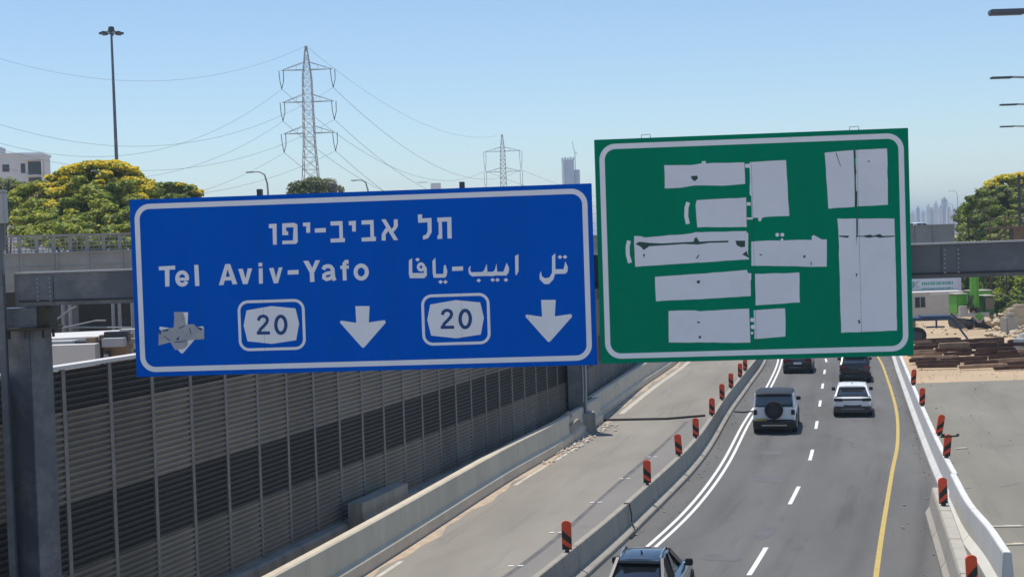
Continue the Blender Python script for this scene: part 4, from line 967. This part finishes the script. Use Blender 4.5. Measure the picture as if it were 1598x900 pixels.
def lamp(loc, hgt, arm, label, head=.9, curve_=True, group='curved street lamps beyond the signs', rz=0, straight=False):
    root = empty('street_lamp', loc, rz, label=label, cat='street lamp', group=group)
    b = MB(); b.tube([(0, 0, 0), (0, 0, hgt*(.9 if curve_ else 1))], [.13, .075], 8); b.build('pole', 'galv', root, smooth=True)
    b = MB()
    if curve_: b.tube([(0, 0, hgt*.9), (-arm*.03, 0, hgt*.94), (-arm*.2, 0, hgt*.985), (-arm*.55, 0, hgt), (-arm, 0, hgt+.02)], [.075, .07, .06, .05, .045], 8)
    else: b.tube([(0, 0, hgt-.1), (-arm, 0, hgt+.02)], [.06, .045], 8)
    b.build('arm', 'galv', root, smooth=True)
    b = MB(); b.box((-arm-head*.4, 0, hgt), (head, .34, .16 if head > .95 else .085)); b.build('lamp_head', 'steel', root, bevel=.03); return root
for px, top, D, arm, lb in ((417,268,114,1.1,'curved street lamp behind the blue sign, left of the near pylon'), (574,281,135,1.0,'curved street lamp peeping over the blue sign right of the near pylon')):
    q = P(px, top, D); lamp((q.x, D, 0), q.z, arm, lb, .6)
for k, (px, py, D) in enumerate(((1552,20,43),(1548,122,62.5),(1562,164,76.7),(1562,198,93.8))):
    q = P(px, py, D); arm = 2.4
    lamp((q.x+arm+.75, D, 0), q.z, arm, ['nearest lamp head, highest of the four at the right edge','second lamp arm from the top at the right edge','third lamp arm from the top at the right edge','lowest of the four lamp arms at the right edge'][k], 1.0 if k == 0 else .9, False, 'street lamp arms reaching in from the right')
for k, (px, py, D) in enumerate(((1494,298,420),(1479,310,520),(1487,318,600),(1472,322,650))):
    q = P(px, py, D); lamp((q.x, D, 0), q.z, 1.8, ['tallest hazy street lamp above the flyover at the right','hazy lamp post left of the tallest one above the flyover','thin hazy lamp post between taller ones above the flyover','faintest lamp post at the left of the hazy group'][k], .8, True, 'hazy lamp posts above the flyover')

# ------------------------------------------------------------------ pylons and wires
def pylon(loc, hgt, arm, levels, label, rz, barw=.16, ins=3.2):
    root = empty('lattice_pylon', loc, rz, label=label, cat='pylon', group='lattice pylons')
    zb_, zw = 0, hgt*.70
    def half(z):
        if z < hgt*.62: return lerp(hgt*.060, hgt*.0215, z/(hgt*.62))
        if z < hgt*.88: return lerp(hgt*.0215, hgt*.0165, (z-hgt*.62)/(hgt*.26))
        return lerp(hgt*.0165, .12, (z-hgt*.88)/(hgt*.12))
    zs = [0]; 
    while zs[-1] < hgt*.97: zs.append(zs[-1]+max(1.2, half(zs[-1])*1.7))
    zs[-1] = hgt
    b = MB()
    for a, c in zip(zs, zs[1:]):
        ha, hc = half(a), half(c)
        A = [(sx*ha, sy*ha, a) for sx, sy in ((-1,-1),(1,-1),(1,1),(-1,1))]; C = [(sx*hc, sy*hc, c) for sx, sy in ((-1,-1),(1,-1),(1,1),(-1,1))]
        for i in range(4):
            b.bar(A[i], C[i], barw); j = (i+1) % 4
            b.bar(A[i], C[j], barw*.55); b.bar(A[j], C[i], barw*.55); b.bar(C[i], C[j], barw*.5)
    b.build('tower', 'lattice', root)
    pts = []
    for k, (z, aw) in enumerate(levels):
        hz = half(z)
        for sx in (-1, 1):
            b = MB(); t_ = Vector((sx*aw, 0, z))
            for sy in (-1, 1):
                b.bar((sx*hz, sy*hz, z), t_, barw*.9); b.bar((sx*hz, sy*hz, z+hgt*.028), t_, barw*.7)
            for q in (.33, .66):
                b.bar((lerp(sx*hz, t_.x, q), hz*(1-q), z), (lerp(sx*hz, t_.x, q), hz*(1-q), z+hgt*.028*(1-q)), barw*.5); b.bar((lerp(sx*hz, t_.x, q), hz*(1-q), z), (lerp(sx*hz, t_.x, q), -hz*(1-q), z), barw*.5)
            b.build('crossarm', 'lattice', root)
            b = MB(); w2 = .35
            b.tube([(sx*aw-w2, 0, z), (sx*aw-w2*.7, 0, z-ins*.55), (sx*aw, 0, z-ins)], .06, 6); b.tube([(sx*aw+w2, 0, z), (sx*aw+w2, 0, z-ins*.55), (sx*aw, 0, z-ins)], .06, 6)
            b.build('insulator', 'darksteel', root); pts.append(Vector((sx*aw, 0, z-ins)))
    m_ = Matrix.Translation(loc) @ Matrix.Rotation(rz, 4, 'Z')
    return root, [m_ @ p for p in pts], m_ @ Vector((0, 0, hgt))
D1 = 232; t1 = P(483, 72, D1); l1 = [(P(483, y, D1).z, 40*D1/F) for y in (109, 159, 208)]
py1, w1, e1 = pylon(Vector((P(487, 330, D1).x, D1, 0)), t1.z, 4, l1, 'nearer lattice power pylon with three crossarms, left of centre', 0.0, .105, 2.9)
D2 = 430; t2 = P(785, 210, D2); l2 = [(P(785, y, D2).z, 28*D2/F) for y in (236, 268)]+[(P(785, 300, D2).z, 28*D2/F)]
py2, w2_, e2 = pylon(Vector((P(786, 290, D2).x, D2, 0)), t2.z, 5, l2, 'farther lattice power pylon rising behind the blue sign near its right end', 0.0, .14, 5.5)
def wire(a, c, sag, label, r=.035):
    r *= .75
    n = 28; pts = [a.lerp(c, i/n)-Vector((0, 0, 4*sag*(i/n)*(1-i/n))) for i in range(n+1)]; b = MB(); b.tube([p-a for p in pts], r, 5)
    tag(b.build('power_cable', 'wire', loc=a, smooth=True), label, 'power cable', 'power cables on the pylons')
lv = ['top','top','middle','middle','bottom','bottom']; sd = ['left','right']*3
for i in range(6): wire(w1[i], w2_[i], 7.5+.5*(i//2), f'thin power cable between the two pylons from the {lv[i]} crossarm, {sd[i]} end', .045)
wire(e1, e2, 5.5, 'thin earth wire between the two pylon peaks', .03)
# the line goes on to a pylon outside the left edge
OFF = Vector((-95, -62, 0))
for i in range(6):
    e_ = P(-300, [75, 52, 120, 100, 178, 160][i], 170)
    wire(w1[i], e_, [11.5, 11, 10.5, 10, 9.5, 9][i], f'thin power cable running out of the left edge from the {lv[i]} crossarm, {sd[i]} end', .028)
wire(e1, P(-300, -40, 170), 8.5, 'thin earth wire running from the near pylon peak out of the left edge', .022)
for i in range(6): wire(w2_[i], P(1120+i*22, [330, 320, 360, 350, 380, 375][i], 640), 6, f'far power cable running on behind the green sign from the {lv[i]} crossarm, {sd[i]} end', .05)

# ------------------------------------------------------------------ far city
D = 1500; s = D/F; q = P(888, 290, D)
tw = empty('tower_block', (q.x, D, 0), .1, label='hazy blue high-rise under construction between the blue and green signs', cat='skyscraper')
zt_ = P(887, 250, D).z
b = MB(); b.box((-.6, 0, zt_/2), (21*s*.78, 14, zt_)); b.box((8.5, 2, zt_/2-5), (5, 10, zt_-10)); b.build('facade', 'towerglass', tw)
b = MB()
for k in range(5): b.box((-6+k*2.8, 0, zt_+1.2), (1.2, 6, 2.4+k % 2*1.2))
b.build('roof_works', 'towerglass', tw)
b = MB(); b.box((7, 0, zt_-7), (.7, .7, 32)); b.bar((7, 0, zt_+7), (4.5, 0, zt_+19), .5); b.bar((7, 0, zt_+8), (9.5, 0, zt_+6), .5)
b.build('crane', 'towerglass', tw)
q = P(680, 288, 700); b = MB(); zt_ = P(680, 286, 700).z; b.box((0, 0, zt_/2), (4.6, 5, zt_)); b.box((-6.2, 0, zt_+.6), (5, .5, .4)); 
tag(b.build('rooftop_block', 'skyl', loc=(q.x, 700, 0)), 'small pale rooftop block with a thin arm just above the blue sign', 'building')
rr = random.Random(9); xs = [1424,1432,1440,1448,1453,1460,1467,1473,1480,1488,1497]
hs = [333,325,331,322,327,318,324,311,326,334,338]
for i, (x, y) in enumerate(zip(xs, hs)):
    D = 1700+rr.uniform(-150, 300); q = P(x, y, D); b = MB(); w_ = rr.uniform(5.0, 8.5)*D/F
    b.box((0, 0, q.z/2), (w_, w_, q.z)); b.box((w_*.1, 0, q.z+1.5), (w_*.4, w_*.4, 3))
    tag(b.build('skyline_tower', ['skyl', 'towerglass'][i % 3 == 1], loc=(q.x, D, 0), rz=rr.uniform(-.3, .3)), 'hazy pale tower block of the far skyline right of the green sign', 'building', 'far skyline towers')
# cars on the flyover
for k, px in enumerate((1440, 1462)):
    base = BA+bd*((P(px, 360, 152).x-BA.x)/bd.x)-bn*3
    c = make_car('flyover_car', 4.5, 1.8, 1.5, .95, .92, 'cwhite', rear_rake=.6, label=['white car on the flyover nearest the edge of the green sign', 'pale car behind the first one on the flyover'][k])
    c['group'] = 'cars on the flyover'; c.location = (base.x, base.y, 7.95); c.rotation_euler.z = math.atan2(bd.y, bd.x)-pi/2

# ------------------------------------------------------------------ work yard
# site cabin
a, c_ = P(1424, 495, 141), P(1504, 492, 141)
cb = empty('site_cabin', ((a.x+c_.x)/2-.6, 143, 0), -.03, label='cream site cabin with one dark window in the work yard', cat='cabin')
L_ = c_.x-a.x+1.6; Hc = P(1460, 457, 141).z
b = MB(); b.box((0, 0, Hc/2+.1), (L_, 2.5, Hc-.2)); b.build('wall', 'cabin', cb, bevel=.03)
b = MB(); b.box((0, 0, Hc+.03), (L_+.15, 2.7, .1)); b.box((.9, -1.28, Hc-.12), (1.6, .1, .22)); b.build('roof', 'roofw', cb)
wx = P(1440, 472, 141); b = MB(); b.box((wx.x-cb.location.x, -1.27, wx.z), (.95, .06, .98)); wn = b.build('window', 'win', cb)
b = MB(); b.box((wx.x-cb.location.x, -1.31, wx.z), (.06, .04, .98)); b.box((wx.x-cb.location.x, -1.315, wx.z-.52), (1.1, .08, .06)); b.build('frame', 'cablegrey', wn)
b = MB(); b.box((L_*.32, -1.27, Hc*.62), (.1, .05, .22)); b.build('handle', 'darksteel', cb)
# banner on the cabin roof
q0, q1 = P(1424, 432, 144), P(1503, 457, 144)
bn_ = empty('banner', ((q0.x+q1.x)/2-.6, 144.6, 0), -.03, label='pale banner with grey and green lettering above the cream cabin', cat='banner')
hb = q0.z-q1.z+.35; zc = (q0.z+q1.z)/2+.1; wb_ = q1.x-q0.x+1.2
b = MB(); b.box((0, 0, zc), (wb_, .05, hb)); b.build('sheet', 'banner', bn_)
b = MB()
for sx in (-.48, 0, .48): b.box((sx*wb_, .1, zc/2+.3), (.08, .08, zc+.6))
b.build('frame', 'galv', bn_)
b = MB(); rr = random.Random(4); x = -wb_*.42
while x < wb_*.44:
    l = rr.uniform(.08, .2)
    b.box((x, -.032, zc+hb*.34), (l, .01, .16)); x += l+.07
    if rr.random() < .2: x += .14
x = -wb_*.12
while x < wb_*.36:
    l = rr.uniform(.10, .2); b.box((x, -.032, zc+hb*.02), (l, .01, .30)); b.box((x, -.032, zc-hb*.22), (l*.9, .01, .16)); x += l+.05
b.build('lettering', 'letterg', bn_)
b = MB(); x0 = P(1432, 448, 144).x-bn_.location.x
b.bar((x0-.25, -.035, zc-.38), (x0-.25, -.035, zc+.30), .2, .012); b.bar((x0-.15, -.04, zc-.02), (x0+.3, -.04, zc+.28), .2, .012); b.bar((x0-.15, -.045, zc-.05), (x0+.3, -.045, zc-.36), .2, .012)
b.build('big_letter', 'letterg', bn_)
# green rig
gx = P(1524, 505, 128)
rg = empty('drilling_rig', (gx.x, 128, 0), .15, label='bright green drilling rig with an upright boom in front of the bushes', cat='construction machine')
zB = P(1524, 425, 128).z+.5
b = MB(); b.box((-.15, 0, (zB+1.8)/2), (.62, .55, zB-1.8)); b.box((.05, -.3, 3.2), (.16, .1, 3)); b.build('boom', 'mgreen', rg, bevel=.04)
b = MB(); b.box((-.95, 1.6, 2.1), (.9, 1.8, 1.7)); b.box((1.15, 2.0, 2.6), (1.9, 1.6, 1.1)); b.build('engine_housing', 'mgreen', rg, bevel=.10)
b = MB(); b.box((.95, .2, 1.9), (1.0, 1.5, 1.7)); co_ = b.build('cab', 'mgreend', rg, bevel=.10)
b = MB(); b.box((.95, -.57, 2.15), (.78, .06, .95)); b.box((1.47, .2, 2.15), (.06, 1.1, .95)); b.build('cab_window', 'glass', co_)
b = MB(); b.box((.95, .2, 2.82), (1.1, 1.6, .1)); b.box((1.15, 2.0, 3.2), (2.0, 1.7, .1)); b.box((-.95, 1.6, 3.0), (1.1, 2.0, .1)); b.box((-1.35, -.3, 1.55), (.7, .5, .9)); b.build('canopy', 'cabin', rg, bevel=.03)
b = MB(); b.box((-.15, -.65, 1.25), (2.0, .25, .34)); b.bar((-.9, -.7, 1.4), (-.1, -.75, .55), .22); b.bar((.6, -.7, 1.4), (-.1, -.75, .55), .22); b.build('front_frame', 'cabin', rg, bevel=.05)
b = MB(); b.cyl((-.12, -.82, 1.1), (-.12, -.62, 1.1), .3, n=14); b.build('drill_head', 'mgreen', rg)
b = MB()
for k in range(5): b.tube([(-.9+.12*k, -.45, 2.9), (-1.15+.1*k, -.75, 1.9+.08*k), (-.7+.14*k, -.7, 1.3)], .045, 6)
b.build('hydraulic_hose', 'hose', rg, smooth=True)
for sx in (-1, 1):
    b = MB(); pr = [(-1.7, .35), (-1.4, .05), (1.9, .05), (2.2, .35), (2.2, .6), (1.9, .85), (-1.4, .85), (-1.7, .6)]; x = sx*1.05+.1
    vs = [(x-.28, y+.8, z) for y, z in pr]+[(x+.28, y+.8, z) for y, z in pr]; n = 8
    b.add(vs, [tuple(range(n)), tuple(range(2*n-1, n-1, -1))]+[(i, (i+1) % n, n+(i+1) % n, n+i) for i in range(n)]); b.build('track', 'darksteel', rg, bevel=.02)
b = MB(); b.bar((-.1, -.4, .1), (-.1, -.4, 1.8), .3); b.bar((-2.6, -.5, 1.4), (-1.0, -.6, .1), .14); b.bar((1.7, -.4, .2), (1.7, -.4, 1.3), .1); b.build('drill', 'darksteel', rg)
# blue flat trailer with wheels
tx = P(1452, 535, 112)
tr_ = empty('trailer', (tx.x, 114, 0), -.06, label='blue flatbed trailer with dark wheels beside the green sign edge', cat='trailer')
b = MB(); b.box((-.4, 0, 1.85), (5.2, 1.8, .22)); b.box((.9, -.2, 2.02), (2.2, 1.6, .12)); b.build('bed', 'mblue', tr_, bevel=.03)
b = MB(); b.box((-1.5, -.2, 1.25), (1.6, 1.3, .95)); b.build('tool_box', 'ochre', tr_, bevel=.04)
b = MB(); b.box((-1.7, -.5, .7), (1.9, 1.2, .7)); b.build('chassis', 'mblue', tr_, bevel=.06)
for x in (-1.9, -.55):
    b = MB(); b.tube([(x, -1.0, .62), (x, -.55, .62)], .62, 18); wo = b.build('wheel', 'rubber', tr_, smooth=True)
    b = MB(); b.cyl((x, -1.01, .62), (x, -1.03, .62), .3, n=14); b.build('rim', 'darksteel', wo)
b = MB(); b.bar((1.0, -.2, 1.85), (1.0, -.2, 1.1), .12); b.bar((.2, -.3, 1.2), (1.6, -.3, 1.2), .12); b.bar((2.2, -.2, 1.8), (3.4, -.3, .1), .14); b.build('support_leg', 'mblue', tr_)
# timber baulks
rr = random.Random(21)
tmb = []
def timber(px, py, Lpx, z, rz, light=False, th=.30):
    D = G(px, py).y if py > 520 else 120
    q = G(px, py, z); b = MB(); l = Lpx*q.y/F
    b.box((0, 0, 0), (l, .30, th)); b.box((l*.1, .02, th*.45), (l*.7, .22, th*.3))
    o = b.build('timber_baulk', 'timberl' if light else 'timber', loc=(q.x, q.y, z), bevel=.02); o.rotation_euler = (rr.uniform(-.05, .05), rr.uniform(-.02, .02), rz)
    tag(o, 'weathered dusty timber baulk lying in the sleeper pile of the work yard' if light else 'dark creosoted timber baulk lying in the sleeper pile of the work yard', 'timber', 'dusty timbers in the sleeper pile' if light else 'dark timbers in the sleeper pile')
for row, (py, z) in enumerate(((574,.16),(571,.16),(566,.16),(562,.16),(558,.18),(553,.2),(549,.3),(545,.45),(541,.55),(538,.7),(534,.75),(530,.8))):
    x = 1428+rr.uniform(-12, 6)
    while x < 1625:
        Lp = rr.uniform(34, 78)
        if row > 1 or rr.random() < .6: timber(x+Lp/2, py+rr.uniform(-1.2, 1.2), Lp, z+rr.uniform(-.02, .12), rr.uniform(-.06, .06), rr.random() < .35, rr.uniform(.2, .3))
        x += Lp+rr.uniform(1, 9)*(2 if row < 2 else 1)
# rubble heap
def heap(name, px0, px1, py0, py1, n, r, m, label, hz=.5, seed=1):
    rr = random.Random(seed); b = MB()
    for _ in range(n):
        x = rr.uniform(px0, px1); y = rr.uniform(py0, py1); q = G(x, y); k = 1-abs((y-(py0+py1)/2)/((py1-py0)/2))
        rock(b, (q.x, q.y, rr.uniform(0, hz)*k), rr.uniform(.4, 1)*r, rr)
    tag(b.build(name, m), label, 'rubble', kind='stuff')
heap('rubble', 1540, 1625, 492, 526, 300, .42, 'stone', 'heap of pale broken rock behind the timbers at the right edge', 1.3, 2)
heap('rubble', 1500, 1560, 500, 512, 60, .5, 'stone', 'low pale rubble around the tracks of the green rig', .3, 3)
heap('gravel', 1420, 1620, 568, 600, 90, .06, 'stone', 'scattered stones on the dirt in front of the timber pile', .05, 4)
heap('gravel', 1425, 1510, 505, 528, 30, .16, 'stone', 'loose stones on the bare earth behind the timber pile', .2, 5)
for k, (px, py, d) in enumerate(((1588,512,(1.6,1.2,2.0)),(1575,515,(1.1,1.0,1.4)),(1597,548,(1.0,.9,1.2)))):
    q = G(px, py+6); b = MB(); b.box((0, 0, d[2]/2), d, rz=.3*k); b.box((d[0]*.1, 0, d[2]+.15), (d[0]*.6, d[1]*.6, .3), rz=.2)
    tag(b.build('stone_block', ['stone', 'beigec', 'whitec'][k], loc=q, bevel=.08), ['tall pale stone block at the right edge behind the timbers','squat concrete block left of the tall stone block','small white block at the right edge on the timber pile'][k], 'block')
# formwork structure and pole under the right tree
q = P(1578, 355, 150); b = MB(); b.box((0, 0, 0), (5.0, 1.5, .25)); b.box((1.2, 0, -.8), (2.4, 1.2, 1.4)); b.bar((-1.6, 0, -1.2), (-.2, 0, .2), .2)
for x in (-2.2, -.6, .8, 2.2): b.bar((x, 0, -q.z), (x, 0, 1.2), .14)
b.bar((-2.4, -.1, 1.0), (2.4, -.1, 1.1), .12)
tag(b.build('formwork', 'brown', loc=q), 'brown timber formwork platform in front of the flowering tree at the right edge', 'formwork')
q = P(1590, 272, 152); b = MB(); b.tube([(0, 0, 0), (0, 0, q.z)], .16, 8)
tag(b.build('dark_pole', 'darksteel', loc=(q.x, 152, 0)), 'dark upright pole in front of the flowering tree at the right edge', 'pole')
# litter in the yard
for k, (px, py, l) in enumerate(((1572,822,.9),(1584,850,.5),(1500,700,.5))):
    q = G(px, py); b = MB(); b.box((0, 0, .02), (l, .12, .04)); b.box((l*.2, .1, .02), (l*.5, .1, .03))
    tag(b.build('pale_plank', 'cream', loc=q, rz=.1*k-.1), ['long pale plank on the yard asphalt beyond the near white barrier','short pale plank right of the near white barrier','small pale plank behind the leaning markers'][k], 'plank')

# ------------------------------------------------------------------ haze
b = MB(); b.box((0, 4300, 44), (11000, 9000, 92))
hz = bpy.data.materials.new('haze_air'); hz.use_nodes = True; t = hz.node_tree
for n in list(t.nodes):
    if n.type != 'OUTPUT_MATERIAL': t.nodes.remove(n)
pv = t.nodes.new('ShaderNodeVolumePrincipled'); pv.inputs['Color'].default_value = (.60,.80,1,1); pv.inputs['Density'].default_value = .0003; pv.inputs['Anisotropy'].default_value = .0
t.links.new(pv.outputs[0], [n for n in t.nodes if n.type == 'OUTPUT_MATERIAL'][0].inputs['Volume'])
tag(b.build('haze', hz), kind='stuff')
